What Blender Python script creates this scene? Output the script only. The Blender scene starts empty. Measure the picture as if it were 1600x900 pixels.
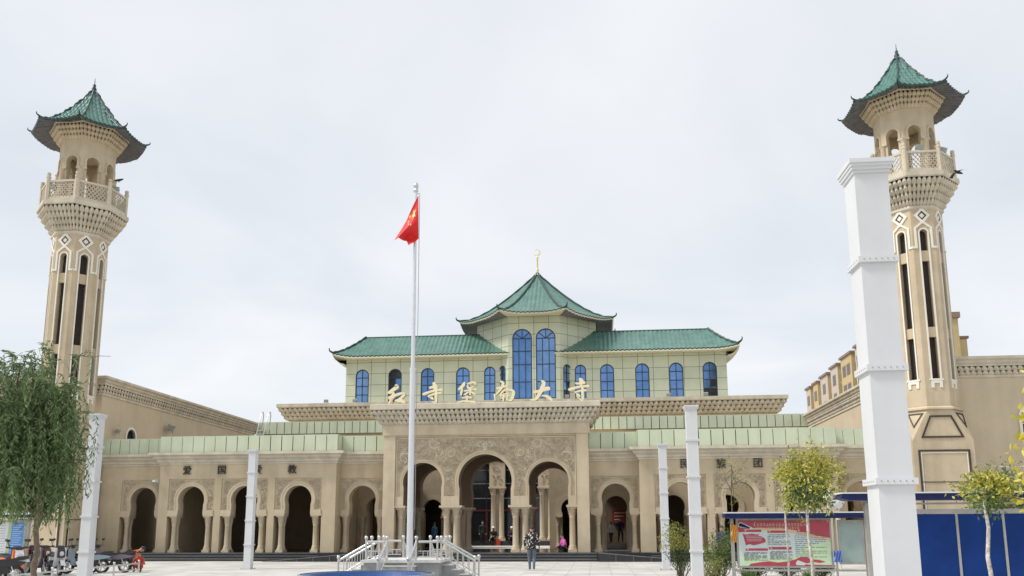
import bpy, bmesh, math, random
from mathutils import Vector, Matrix
sin, cos, pi, R = math.sin, math.cos, math.pi, math.radians
scene = bpy.context.scene
col = scene.collection

# ------------------------------------------------------------------ camera
CAM_LOC = Vector((5.884, -44.56, 1.6))
yaw, pitch, roll = .0985, .1722, -.0034
fw = Vector((-sin(yaw)*cos(pitch), cos(yaw)*cos(pitch), sin(pitch)))
rt = Vector((cos(yaw), sin(yaw), 0)); up = rt.cross(fw)
rt2 = rt*cos(roll)+up*sin(roll); up2 = up*cos(roll)-rt*sin(roll)
cam = bpy.data.cameras.new('camera')
cam_o = bpy.data.objects.new('camera', cam); col.objects.link(cam_o)
m = Matrix((rt2, up2, -fw)).transposed().to_4x4(); m.translation = CAM_LOC
cam_o.matrix_world = m
cam.sensor_width = 36; cam.sensor_fit = 'HORIZONTAL'
cam.lens = 1307.4/1600*36
cam.shift_y = (599.7-450)/1600
cam.clip_start = .1; cam.clip_end = 2000
scene.camera = cam_o

# ------------------------------------------------------------------ sky and sun
SUN_EL, SUN_AZ = R(50), R(252)          # azimuth clockwise from +Y
sd = Vector((sin(SUN_AZ)*cos(SUN_EL), cos(SUN_AZ)*cos(SUN_EL), sin(SUN_EL)))
world = bpy.data.worlds.new('World'); scene.world = world; world.use_nodes = True
nt = world.node_tree; nt.nodes.clear()
def N(t, **k):
    n = nt.nodes.new(t)
    for a, b in k.items(): setattr(n, a, b)
    return n
Lk = lambda a, b: nt.links.new(a, b)
out = N('ShaderNodeOutputWorld'); bg = N('ShaderNodeBackground'); bg.inputs[1].default_value = .1
Lk(bg.outputs[0], out.inputs[0])
sky = N('ShaderNodeTexSky', sky_type='NISHITA', sun_disc=False)
sky.sun_elevation = SUN_EL; sky.sun_rotation = SUN_AZ
tc = N('ShaderNodeTexCoord'); sep = N('ShaderNodeSeparateXYZ'); Lk(tc.outputs['Generated'], sep.inputs[0])
zz = N('ShaderNodeMath', operation='MAXIMUM'); Lk(sep.outputs[2], zz.inputs[0]); zz.inputs[1].default_value = 0
za = N('ShaderNodeMath', operation='ADD'); Lk(zz.outputs[0], za.inputs[0]); za.inputs[1].default_value = .22
dx = N('ShaderNodeMath', operation='DIVIDE'); Lk(sep.outputs[0], dx.inputs[0]); Lk(za.outputs[0], dx.inputs[1])
dy = N('ShaderNodeMath', operation='DIVIDE'); Lk(sep.outputs[1], dy.inputs[0]); Lk(za.outputs[0], dy.inputs[1])
cmb = N('ShaderNodeCombineXYZ'); Lk(dx.outputs[0], cmb.inputs[0]); Lk(dy.outputs[0], cmb.inputs[1])
nz = N('ShaderNodeTexNoise'); nz.inputs['Scale'].default_value = 1.15; nz.inputs['Detail'].default_value = 5; nz.inputs['Roughness'].default_value = .5
nz.inputs['Distortion'].default_value = .4
Lk(cmb.outputs[0], nz.inputs['Vector'])
cr = N('ShaderNodeValToRGB'); Lk(nz.outputs['Fac'], cr.inputs[0])
cr.color_ramp.elements[0].position = .32; cr.color_ramp.elements[0].color = (.655, .69, .735, 1)
cr.color_ramp.elements[1].position = .68; cr.color_ramp.elements[1].color = (.85, .86, .875, 1)
sc_ = N('ShaderNodeVectorMath', operation='SCALE'); Lk(cr.outputs[0], sc_.inputs[0]); sc_.inputs['Scale'].default_value = 5.35
mx = N('ShaderNodeMixRGB'); mx.inputs[0].default_value = .93
Lk(sky.outputs[0], mx.inputs[1]); Lk(sc_.outputs[0], mx.inputs[2]); Lk(mx.outputs[0], bg.inputs[0])
sun = bpy.data.lights.new('sun', 'SUN'); sun.energy = 1.5; sun.angle = R(12); sun.color = (1, .965, .91)
sun_o = bpy.data.objects.new('sun', sun); col.objects.link(sun_o)
sun_o.rotation_euler = (-sd).to_track_quat('-Z', 'Y').to_euler()
scene.view_settings.view_transform = 'Standard'; scene.view_settings.look = 'None'
scene.view_settings.exposure = 1.1; scene.view_settings.gamma = 1
scene.view_settings.use_curve_mapping = False

# ------------------------------------------------------------------ materials
def mat(name, c, rough=.7, metal=0, var=.12, scale=1.5, bump=0, bscale=20, spec=.5, streak=0, c2=None):
    """stucco / stone / paint with a little uneven colour and grain"""
    m = bpy.data.materials.new(name); m.use_nodes = True
    t = m.node_tree; b = t.nodes['Principled BSDF']
    b.inputs['Roughness'].default_value = rough; b.inputs['Metallic'].default_value = metal
    b.inputs['Specular IOR Level'].default_value = spec
    b.inputs['Base Color'].default_value = (*c, 1)
    if var or streak or bump:
        tcn = t.nodes.new('ShaderNodeTexCoord')
    if var:
        n = t.nodes.new('ShaderNodeTexNoise'); n.inputs['Scale'].default_value = scale; n.inputs['Detail'].default_value = 6
        n.inputs['Roughness'].default_value = .65
        t.links.new(tcn.outputs['Object'], n.inputs['Vector'])
        r = t.nodes.new('ShaderNodeValToRGB'); t.links.new(n.outputs['Fac'], r.inputs[0])
        lo = c2 or tuple(x*(1-var) for x in c); hi = tuple(min(1, x*(1+var)) for x in c)
        r.color_ramp.elements[0].position = .3; r.color_ramp.elements[0].color = (*lo, 1)
        r.color_ramp.elements[1].position = .7; r.color_ramp.elements[1].color = (*hi, 1)
        src = r.outputs[0]
        if streak:
            mp = t.nodes.new('ShaderNodeMapping'); mp.inputs['Scale'].default_value = (.8, .8, .06)
            t.links.new(tcn.outputs['Object'], mp.inputs['Vector'])
            n2 = t.nodes.new('ShaderNodeTexNoise'); n2.inputs['Scale'].default_value = 2; n2.inputs['Detail'].default_value = 5
            t.links.new(mp.outputs[0], n2.inputs['Vector'])
            r2 = t.nodes.new('ShaderNodeValToRGB'); t.links.new(n2.outputs['Fac'], r2.inputs[0])
            v = 1-streak
            r2.color_ramp.elements[0].position = .35; r2.color_ramp.elements[0].color = (v, v, v*.98, 1)
            r2.color_ramp.elements[1].position = .6; r2.color_ramp.elements[1].color = (1, 1, 1, 1)
            mm = t.nodes.new('ShaderNodeMixRGB'); mm.blend_type = 'MULTIPLY'; mm.inputs[0].default_value = 1
            t.links.new(src, mm.inputs[1]); t.links.new(r2.outputs[0], mm.inputs[2]); src = mm.outputs[0]
        t.links.new(src, b.inputs['Base Color'])
    if bump:
        n = t.nodes.new('ShaderNodeTexNoise'); n.inputs['Scale'].default_value = bscale; n.inputs['Detail'].default_value = 5
        t.links.new(tcn.outputs['Object'], n.inputs['Vector'])
        bp = t.nodes.new('ShaderNodeBump'); bp.inputs['Strength'].default_value = bump; bp.inputs['Distance'].default_value = .02
        t.links.new(n.outputs['Fac'], bp.inputs['Height']); t.links.new(bp.outputs[0], b.inputs['Normal'])
    return m
def grid_mat(name, c, line, bw, bh, mortar, rough=.6, var=.06, offset=0, cvar=None):
    """joints laid out in the surface's own metres (UV)"""
    m = mat(name, c, rough, var=0)
    t = m.node_tree; b = t.nodes['Principled BSDF']
    uv = t.nodes.new('ShaderNodeUVMap')
    br = t.nodes.new('ShaderNodeTexBrick'); br.offset = offset; br.squash = 1
    br.inputs['Scale'].default_value = 1; br.inputs['Brick Width'].default_value = bw; br.inputs['Row Height'].default_value = bh
    br.inputs['Mortar Size'].default_value = mortar; br.inputs['Mortar Smooth'].default_value = .1; br.inputs['Bias'].default_value = 0
    br.inputs['Color1'].default_value = (*[x*(1-var) for x in c], 1); br.inputs['Color2'].default_value = (*[x*(1+var) for x in c], 1)
    br.inputs['Mortar'].default_value = (*line, 1)
    t.links.new(uv.outputs[0], br.inputs['Vector'])
    tcn = t.nodes.new('ShaderNodeTexCoord')
    n = t.nodes.new('ShaderNodeTexNoise'); n.inputs['Scale'].default_value = .7; n.inputs['Detail'].default_value = 6
    t.links.new(tcn.outputs['Object'], n.inputs['Vector'])
    r = t.nodes.new('ShaderNodeValToRGB'); t.links.new(n.outputs['Fac'], r.inputs[0])
    k = cvar or .1
    r.color_ramp.elements[0].position = .35; r.color_ramp.elements[0].color = (1-k, 1-k, 1-k, 1)
    r.color_ramp.elements[1].position = .65; r.color_ramp.elements[1].color = (1, 1, 1, 1)
    mm = t.nodes.new('ShaderNodeMixRGB'); mm.blend_type = 'MULTIPLY'; mm.inputs[0].default_value = 1
    t.links.new(br.outputs[0], mm.inputs[1]); t.links.new(r.outputs[0], mm.inputs[2]); t.links.new(mm.outputs[0], b.inputs['Base Color'])
    return m
def leaf_mat(name, cols, trans=.35):
    m = bpy.data.materials.new(name); m.use_nodes = True
    t = m.node_tree; b = t.nodes['Principled BSDF']; b.inputs['Roughness'].default_value = .55
    g = t.nodes.new('ShaderNodeNewGeometry'); r = t.nodes.new('ShaderNodeValToRGB')
    t.links.new(g.outputs['Random Per Island'], r.inputs[0])
    while len(r.color_ramp.elements) < len(cols): r.color_ramp.elements.new(.5)
    for i, c in enumerate(cols):
        r.color_ramp.elements[i].position = i/(len(cols)-1); r.color_ramp.elements[i].color = (*c, 1)
    t.links.new(r.outputs[0], b.inputs['Base Color'])
    tr = t.nodes.new('ShaderNodeBsdfTranslucent'); t.links.new(r.outputs[0], tr.inputs[0])
    ms = t.nodes.new('ShaderNodeMixShader'); ms.inputs[0].default_value = trans
    o = [n for n in t.nodes if n.type == 'OUTPUT_MATERIAL'][0]
    t.links.new(b.outputs[0], ms.inputs[1]); t.links.new(tr.outputs[0], ms.inputs[2]); t.links.new(ms.outputs[0], o.inputs[0])
    return m
M = {}
M['tan'] = mat('tan_stucco', (.56, .46, .318), .85, var=.10, scale=.9, bump=.25, bscale=30, streak=.15)
M['tan2'] = mat('tan_stone', (.575, .48, .342), .8, var=.1, scale=1.4, bump=.2, bscale=25, streak=.12)
M['carve'] = mat('carved_stone', (.50, .41, .285), .85, var=.12, scale=2.5, bump=.3, bscale=40)
M['relief'] = mat('relief_stone', (.62, .545, .42), .85, var=.1, scale=3)
M['cornice'] = mat('cornice_stone', (.61, .55, .44), .85, var=.12, scale=1.8, bump=.25, bscale=30, streak=.16)
M['hall'] = mat('hall_stucco', (.59, .49, .352), .88, var=.08, scale=.5, bump=.2, bscale=25, streak=.06)
M['rail_stone'] = mat('balcony_stone', (.6, .53, .41), .8, var=.12, scale=3, streak=.12)
M['shade'] = mat('shaded_inner_stucco', (.20, .14, .09), .9, var=.1)  # dark brown of inner walls and reveals, with interior shade put into the colour
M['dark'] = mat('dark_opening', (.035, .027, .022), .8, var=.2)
M['trim'] = mat('white_trim', (.78, .74, .66), .6, var=.05)
M['darktrim'] = mat('dark_brown_trim', (.045, .03, .022), .6, var=.1)
M['granite'] = mat('dark_granite', (.022, .023, .027), .25, var=.35, scale=6, spec=.5)
M['granite_floor'] = mat('polished_granite', (.05, .047, .045), .12, var=.3, scale=5)
M['granite_line'] = mat('granite_nosing', (.16, .16, .16), .4, var=.2)
M['panel'] = mat('pale_green_panel', (.575, .635, .47), .45, var=.06, scale=.8, streak=.08)
M['clad'] = grid_mat('cream_green_cladding', (.56, .60, .455), (.11, .12, .09), 1.45, 1.12, .022, .5, .04)
M['gap'] = mat('panel_gap', (.05, .055, .04), .8, var=0)
M['tile'] = mat('green_roof_tile', (.095, .20, .162), .35, var=.28, scale=1.2, spec=.6)
M['tile2'] = mat('green_glazed_tile', (.075, .19, .155), .3, var=.4, scale=5, spec=.6)
M['ridge'] = mat('dark_green_ridge', (.022, .06, .05), .4, var=.3, scale=4)
M['soffit'] = mat('grey_soffit', (.15, .155, .17), .8, var=.25, scale=5)
M['cove'] = mat('cream_cove', (.66, .63, .48), .6, var=.05)
M['gold'] = mat('gold_paint', (.86, .77, .50), .4, metal=.2, var=.08, scale=4)
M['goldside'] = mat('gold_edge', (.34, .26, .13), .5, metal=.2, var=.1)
M['black'] = mat('black_paint', (.018, .018, .018), .5, var=.2)
M['white'] = mat('white_paint', (.65, .66, .68), .5, var=.05, scale=1.2, streak=.07)
M['steel'] = mat('brushed_steel', (.62, .62, .61), .3, metal=.85, var=.08, scale=5)
M['pole'] = mat('pole_steel', (.70, .71, .73), .35, metal=.6, var=.05)
M['greymetal'] = mat('grey_metal', (.38, .37, .34), .45, metal=.3, var=.15, scale=4)
M['glass'] = mat('blue_mirror_glass', (.14, .27, .52), .06, metal=.7, var=.22, scale=.9)
M['glass2'] = mat('blue_mirror_glass', (.11, .23, .46), .06, metal=.7, var=.25, scale=.7)
M['glass3'] = mat('blue_mirror_glass', (.17, .30, .53), .06, metal=.7, var=.2, scale=1.1)
M['glass_dark'] = mat('dark_glass', (.03, .035, .045), .06, metal=.2, var=.2)
M['mullion'] = mat('dark_blue_mullion', (.02, .028, .055), .5, var=0)
M['redframe'] = mat('maroon_frame', (.16, .03, .03), .4, var=.15)
M['red'] = mat('flag_red', (.66, .012, .014), .6, var=.08, scale=3)
M['yellow'] = mat('star_yellow', (.85, .70, .22), .6, var=0)
M['navy'] = mat('navy_metal', (.012, .018, .075), .5, var=.3, scale=3, spec=.2)
M['blueboard'] = mat('blue_board', (.007, .036, .175), .6, var=.22, scale=1.3, spec=.15)
M['bluetile'] = mat('blue_mosaic', (.03, .085, .25), .4, var=.45, scale=22)
M['stonegrey'] = mat('grey_plinth_stone', (.30, .305, .31), .5, var=.22, scale=5)
M['stonelight'] = mat('light_paving_stone', (.62, .61, .58), .6, var=.06, scale=3)
M['poster_blue'] = mat('poster_blue', (.09, .29, .70), .5, var=.05)
M['poster_white'] = mat('poster_white', (.72, .74, .76), .5, var=.04)
M['poster_green'] = mat('poster_landscape_green', (.45, .58, .30), .5, var=.35, scale=6)
M['poster_red'] = mat('poster_red', (.43, .06, .09), .4, var=.12, scale=3)
M['poster_pale'] = mat('poster_pale', (.58, .67, .66), .4, var=.08, scale=1.5)
M['poster_sage'] = mat('poster_sage', (.56, .72, .46), .4, var=.10, scale=2)
M['poster_tan'] = mat('poster_tan', (.70, .52, .33), .4, var=.12, scale=3)
M['ink'] = mat('print_ink', (.10, .13, .13), .5, var=0)
M['frost'] = mat('frosted_green_glass', (.30, .385, .36), .35, var=.12, scale=2)
M['apt_y'] = mat('ochre_render', (.50, .395, .21), .85, var=.08)
M['apt_g'] = mat('mauve_render', (.50, .43, .37), .85, var=.06)
M['apt_roof'] = mat('brown_coping', (.25, .17, .13), .7, var=.1)
M['bark'] = mat('bark', (.16, .12, .085), .9, var=.35, scale=8, bump=.6, bscale=40)
M['bark_pale'] = mat('limewashed_bark', (.55, .52, .47), .85, var=.35, scale=14, c2=(.22, .19, .16))
M['willow'] = leaf_mat('willow_leaf', [(.07, .12, .045), (.13, .20, .075), (.20, .285, .115), (.29, .37, .175)])
M['yleaf'] = leaf_mat('yellow_leaf', [(.14, .18, .03), (.32, .33, .045), (.54, .49, .07), (.70, .62, .16)])
M['y2leaf'] = leaf_mat('bright_yellow_leaf', [(.45, .44, .05), (.68, .58, .07), (.80, .70, .15)], .45)
M['oleaf'] = leaf_mat('olive_leaf', [(.08, .12, .03), (.18, .23, .05), (.34, .34, .07), (.48, .42, .10)])
M['gleaf'] = leaf_mat('green_leaf', [(.06, .11, .03), (.12, .19, .05), (.22, .30, .08)])
M['dleaf'] = leaf_mat('dark_green_leaf', [(.025, .055, .018), (.05, .09, .03), (.085, .13, .045)])
M['tyre'] = mat('rubber', (.018, .018, .018), .8, var=.1)
M['plastic'] = mat('black_plastic', (.03, .03, .032), .45, var=.1)
M['skin'] = mat('skin', (.42, .26, .18), .55, var=.05)
M['hair'] = mat('dark_hair', (.02, .016, .014), .6, var=.1)
M['capwhite'] = mat('white_cap', (.78, .78, .76), .7, var=.03)
def paint(c, n, rough=.35, metal=0): return mat(n, c, rough, metal, var=.05, scale=6)

# ------------------------------------------------------------------ helpers
class MB:
    """collects faces; build() links them as ONE mesh object"""
    def __init__(s): s.v = []; s.f = []; s.m = []; s.uv = []; s.sm = []
    def face(s, pts, mi=0, uv=None, smooth=False):
        b = len(s.v); s.v += [tuple(p) for p in pts]; s.f.append(tuple(range(b, b+len(pts)))); s.m.append(mi)
        s.uv.append(uv or [(p[0], p[2]) for p in pts]); s.sm.append(smooth)
    def box(s, x0, x1, y0, y1, z0, z1, mi=0, mp=None):
        mp = mp or (lambda x, y, z: (x, y, z))
        P = lambda *a: mp(*a)
        c = [(x, y, z) for x in (x0, x1) for y in (y0, y1) for z in (z0, z1)]
        for q in ((0, 1, 3, 2), (4, 6, 7, 5), (0, 4, 5, 1), (2, 3, 7, 6), (0, 2, 6, 4), (1, 5, 7, 3)):
            s.face([P(*c[i]) for i in q], mi, [(c[i][0]+c[i][1], c[i][2]) for i in q])
    def grid(s, g, mi=0, smooth=True, close=False):
        """g[i][j] points, shared vertices"""
        b = len(s.v); n = len(g[0])
        for row in g: s.v += [tuple(p) for p in row]
        for i in range(len(g)-1):
            for j in range(n if close else n-1):
                k = (j+1) % n
                q = (b+i*n+j, b+i*n+k, b+(i+1)*n+k, b+(i+1)*n+j)
                s.f.append(q); s.m.append(mi); s.sm.append(smooth)
                s.uv.append([(s.v[a][0], s.v[a][2]) for a in q])
    def tube(s, path, rad, n=8, mi=0, cap=True, smooth=True):
        path = [Vector(p) for p in path]
        if not hasattr(rad, '__len__'): rad = [rad]*len(path)
        g = []; ref = None
        for i, p in enumerate(path):
            d = (path[min(i+1, len(path)-1)]-path[max(i-1, 0)])
            d = d.normalized() if d.length > 1e-9 else Vector((0, 0, 1))
            if ref is None:
                ref = Vector((1, 0, 0)) if abs(d.x) < .8 else Vector((0, 1, 0))
            a = (ref-d*ref.dot(d)).normalized(); b_ = d.cross(a); ref = a
            g.append([p+(a*cos(2*pi*k/n)+b_*sin(2*pi*k/n))*rad[i] for k in range(n)])
        s.grid(g, mi, smooth, True)
        if cap: s.face(g[0][::-1], mi); s.face(g[-1], mi)
    def lathe(s, prof, n=16, c=(0, 0, 0), mi=0, smooth=True, rot=0, cap=True):
        g = [[(c[0]+r*cos(2*pi*k/n+rot), c[1]+r*sin(2*pi*k/n+rot), c[2]+z) for k in range(n)] for r, z in prof]
        if smooth: s.grid(g, mi, True, True)
        else:
            for i in range(len(g)-1):
                for k in range(n):
                    j = (k+1) % n; s.face([g[i][k], g[i][j], g[i+1][j], g[i+1][k]], mi)
        if cap: s.face(g[0][::-1], mi); s.face(g[-1], mi)
    def prism(s, poly, d0, d1, mp, mi=0, mside=None, front=True, back=True):
        """poly of (u,z); mp(u,z,d) -> xyz"""
        n = len(poly)
        if front: s.face([mp(u, z, d1) for u, z in poly], mi, poly)
        if back: s.face([mp(u, z, d0) for u, z in poly][::-1], mi, poly[::-1])
        for i in range(n):
            a, b = poly[i], poly[(i+1) % n]
            s.face([mp(*a, d1), mp(*a, d0), mp(*b, d0), mp(*b, d1)], mi if mside is None else mside)
    def strip(s, pts, w, d0, d1, mp, mi=0, closed=False):
        """raised flat band of width w along a polyline of (u,z), mitred"""
        n = len(pts); P = [Vector(p) for p in pts]; L = []; Rr = []
        for i in range(n):
            a = P[i-1] if (i > 0 or closed) else None; b = P[(i+1) % n] if (i < n-1 or closed) else None
            d1_ = (P[i]-a).normalized() if a is not None else None; d2_ = (b-P[i]).normalized() if b is not None else None
            if d1_ is None: t = d2_; k = 1
            elif d2_ is None: t = d1_; k = 1
            else:
                t = (d1_+d2_); t = t.normalized() if t.length > 1e-6 else d2_
                k = 1/max(.35, t.dot(d2_))
            nn = Vector((-t.y, t.x))*(w/2*k); L.append(P[i]+nn); Rr.append(P[i]-nn)
        for i in range(n if closed else n-1):
            j = (i+1) % n
            s.prism([tuple(Rr[i]), tuple(Rr[j]), tuple(L[j]), tuple(L[i])], d0, d1, mp, mi, back=False)
    def build(s, name, mats, parent=None, loc=None, rz=None):
        me = bpy.data.meshes.new(name)
        me.from_pydata(s.v, [], s.f)
        mats = mats if isinstance(mats, (list, tuple)) else [mats]
        for q in mats: me.materials.append(M[q] if isinstance(q, str) else q)
        me.polygons.foreach_set('material_index', s.m); me.polygons.foreach_set('use_smooth', s.sm)
        uvl = me.uv_layers.new(name='UVMap')
        flat = [x for f in s.uv for p in f for x in (p[0], p[1])]
        uvl.data.foreach_set('uv', flat)
        me.update()
        o = bpy.data.objects.new(name, me); col.objects.link(o)
        if parent: o.parent = parent
        if loc: o.location = loc
        if rz is not None: o.rotation_euler.z = rz
        return o
def tag(o, label=None, cat=None, group=None, kind=None):
    for k, v in (('label', label), ('category', cat), ('group', group), ('kind', kind)):
        if v: o[k] = v
    return o
def thing(name, label, cat, loc=(0, 0, 0), rz=0, group=None):
    o = bpy.data.objects.new(name, None); col.objects.link(o); o.empty_display_size = .2
    o.location = loc; o.rotation_euler.z = rz
    return tag(o, label, cat, group)
def kids(o): return [c for c in bpy.data.objects if c.parent == o]
def copy_tree(o, parent=None):
    c = o.copy(); col.objects.link(c); c.parent = parent
    for ch in kids(o): copy_tree(ch, c)
    return c
def plane_y(y, x0=0):                       # wall facing -Y: u along +X, d towards the viewer
    return lambda u, z, d=0: (x0+u, y-d, z)
def seg(P0, P1, m0=0, m1=0):
    """wall piece from P0 to P1 (outside on the right hand), mitred ends"""
    P0 = Vector(P0); P1 = Vector(P1); t = (P1-P0); Ln = t.length; t /= Ln; n = Vector((t.y, -t.x))
    def f(s_, z, d=0):
        u = -m0*d+s_*(Ln+(m0+m1)*d); q = P0+t*u+n*d
        return (q.x, q.y, z)
    f.L = Ln; return f
def octa(cx, cy, ap):                       # eight faces of an octagon, apothem ap
    Rr = ap/cos(pi/8); pts = [(cx+Rr*cos(pi/8+k*pi/4), cy+Rr*sin(pi/8+k*pi/4)) for k in range(8)]
    return [seg(pts[k], pts[(k+1) % 8], .4142, .4142) for k in range(8)]
def sweep(mb, segs, prof, mi=0, ends=True):
    """moulding: prof list of (d,z) swept along mitred pieces"""
    for f in segs:
        for (d0, z0), (d1, z1) in zip(prof[:-1], prof[1:]):
            mb.face([f(0, z0, d0), f(1, z0, d0), f(1, z1, d1), f(0, z1, d1)], mi)
        if ends:
            for s_ in (0, 1):
                mb.face([f(s_, z, d) for d, z in prof]+[f(s_, prof[-1][1], 0), f(s_, prof[0][1], 0)], mi)
def muqarnas(mb, segs, rows, pitch, mi=0):
    """rows: (z0, z1, d0, d1) bottom to top; each row hangs shield-shaped pendants before a recessed strip"""
    for ri, (z0, z1, d0, d1) in enumerate(rows):
        for f in segs:
            db = d0-.35*(d1-d0)
            mb.face([f(0, z0, db), f(1, z0, db), f(1, z1, db), f(0, z1, db)], mi)
            mb.face([f(0, z1, db), f(1, z1, db), f(1, z1, d1), f(0, z1, d1)], mi)
            n = max(3, round(f.L/pitch)); h = z1-z0; e = d1-d0
            for k in range(n):
                off = .5 if ri % 2 else 0
                a = (k+off*.0)/n; w = 1/n
                for (sa, sb) in ((a, a+w),):
                    c = (sa+sb)/2; hw = w*.47
                    poly = [(c-hw*.3, z1), (c-hw*.72, z0+h*.72), (c-hw, z0+h*.45), (c-hw, z0+h*.16), (c-hw*.45, z0-h*.03), (c+hw*.45, z0-h*.03), (c+hw, z0+h*.16), (c+hw, z0+h*.45), (c+hw*.72, z0+h*.72), (c+hw*.3, z1)]
                    dd = [d1-e*.05, d1-e*.12, d1-e*.3, d1-e*.6, d1-e*.9, d1-e*.9, d1-e*.6, d1-e*.3, d1-e*.12, d1-e*.05]
                    fr = [f(u, z, d) for (u, z), d in zip(poly, dd)]
                    bk = [f(u, z, db) for u, z in poly]
                    mid = f(c, z0+h*.42, d1+e*.12)
                    for q in range(10): mb.face([fr[q], fr[(q+1) % 10], mid], mi)
                    for q in range(9): mb.face([fr[q+1], fr[q], bk[q], bk[q+1]], mi)
def arch_profile(r, zc, j, zb, n=20):
    """left half, bottom to apex, half widths"""
    pts = [(j, zb)]
    if j < r:
        a0 = -math.acos(j/r)
    else: a0 = 0
    for i in range(n+1):
        a = a0+(pi/2-a0)*i/n; pts.append((r*cos(a), zc+r*sin(a)))
    return pts
def arch_wall(mb, mp, u0, u1, z0, z1, uc, prof, d0, d1, mi=0, mrev=None, reveal=True, back=True, sill=False):
    """wall panel u0..u1, z0..z1 between depths d0 (back) and d1 (front) with an arched hole"""
    zb = prof[0][1]; za = prof[-1][1]
    def both(poly):
        mb.face([mp(u, z, d1) for u, z in poly], mi, poly)
        if back: mb.face([mp(u, z, d0) for u, z in poly][::-1], mi, poly[::-1])
    for sgn, ue in ((-1, u0), (1, u1)):
        if zb > z0+1e-6: both([(ue, z0), (uc+sgn*prof[0][0], z0), (uc+sgn*prof[0][0], zb), (ue, zb)])
        for (wa, a), (wb, b) in zip(prof[:-1], prof[1:]):
            both([(ue, a), (uc+sgn*wa, a), (uc+sgn*wb, b), (ue, b)])
    both([(u0, za), (u1, za), (u1, z1), (u0, z1)])
    if sill: both([(uc-prof[0][0], z0), (uc+prof[0][0], z0), (uc+prof[0][0], zb), (uc-prof[0][0], zb)])
    if reveal:
        L = [(uc-w, z) for w, z in prof]+[(uc+w, z) for w, z in prof[::-1]]
        if sill: L = L+[L[0]]
        elif zb > z0+1e-6: L = [(uc-prof[0][0], z0)]+L+[(uc+prof[0][0], z0)]
        g = [[mp(u, z, d1), mp(u, z, d0)] for u, z in L]
        mb.grid(g, mi if mrev is None else mrev, True)
def ring(mb, mp, uc, prof_in, prof_out, d0, d1, mi=0):
    """raised band between two profiles of equal length"""
    I = [(uc-w, z) for w, z in prof_in]+[(uc+w, z) for w, z in prof_in[::-1]]
    O = [(uc-w, z) for w, z in prof_out]+[(uc+w, z) for w, z in prof_out[::-1]]
    for i in range(len(I)-1):
        mb.face([mp(*O[i], d1), mp(*I[i], d1), mp(*I[i+1], d1), mp(*O[i+1], d1)], mi, [O[i], I[i], I[i+1], O[i+1]])
    mb.grid([[mp(*p, d1), mp(*p, d0)] for p in O], mi, True)
    mb.grid([[mp(*p, d1), mp(*p, d0)] for p in I], mi, True)
    for k in (0, -1): mb.face([mp(*I[k], d0), mp(*O[k], d0), mp(*O[k], d1), mp(*I[k], d1)], mi)
rnd = random.Random(7)
def scrolls(mb, mp, inside, u0, u1, z0, z1, d, size, count, seed, mi=0, mirror=None, h=.035):
    """carved tendrils: curling raised ridges and leaves packed into a region"""
    rr = random.Random(seed); used = []
    def ridge(pts, w):
        n = len(pts)
        L = []
        for i in range(n):
            a = Vector(pts[max(0, i-1)]); b = Vector(pts[min(n-1, i+1)]); t = b-a
            t = t.normalized() if t.length > 1e-6 else Vector((1, 0)); nn = Vector((-t.y, t.x))
            ww = w*(1-.75*i/(n-1))/2
            p = Vector(pts[i]); L.append((p+nn*ww, p, p-nn*ww, h*(1-.4*i/(n-1))))
        for side in ([1] if mirror is None else [1, -1]):
            mm = (lambda q: (q.x, q.y)) if side == 1 else (lambda q: (2*mirror-q.x, q.y))
            g = [[mp(*mm(a), d), mp(*mm(b), d+hh), mp(*mm(c), d)] for a, b, c, hh in L]
            mb.grid(g, mi, True)
    tries = 0
    while len(used) < count and tries < count*60:
        tries += 1
        s_ = size*rr.choice((1, 1, .75, .55, .4)); u = rr.uniform(u0, u1); z = rr.uniform(z0, z1)
        if not all(inside(u+s_*.95*cos(a), z+s_*.95*sin(a)) for a in (0, 1.05, 2.1, 3.14, 4.2, 5.2)): continue
        if any((u-a)**2+(z-b)**2 < (.74*(s_+c))**2 for a, b, c in used): continue
        used.append((u, z, s_))
        a0 = rr.uniform(0, 2*pi); sg = rr.choice((-1, 1)); n = 14
        for arm in range(2):
            pts = []
            for i in range(n):
                t = i/(n-1); r = s_*(1-.85*t)*(1 if arm == 0 else .62); a = a0+arm*2.4+sg*t*(4.6 if arm == 0 else 3.2)
                pts.append((u+r*cos(a), z+r*sin(a)))
            ridge(pts, s_*(.36 if arm == 0 else .28))
        for q in range(4):
            a = a0+q*1.57+.5; r = s_*.92
            p0 = (u+r*cos(a), z+r*sin(a)); p1 = (u+(r+s_*.28)*cos(a+.5*sg), z+(r+s_*.28)*sin(a+.5*sg))
            if inside(*p1): ridge([p0, ((p0[0]+p1[0])/2, (p0[1]+p1[1])/2), p1], s_*.3)
def chain(pts, closed=False):
    n = len(pts); P = [Vector(p) for p in pts]; out = []
    def turn(a, b, c):
        d1, d2 = (b-a).normalized(), (c-b).normalized()
        return math.tan(math.atan2(d1.x*d2.y-d1.y*d2.x, d1.dot(d2))/2)
    for i in range(n-1):
        m0 = turn(P[i-1], P[i], P[i+1]) if i > 0 else 0
        m1 = turn(P[i], P[i+1], P[i+2]) if i < n-2 else 0
        out.append(seg(P[i], P[i+1], m0, m1))
    return out
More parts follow.
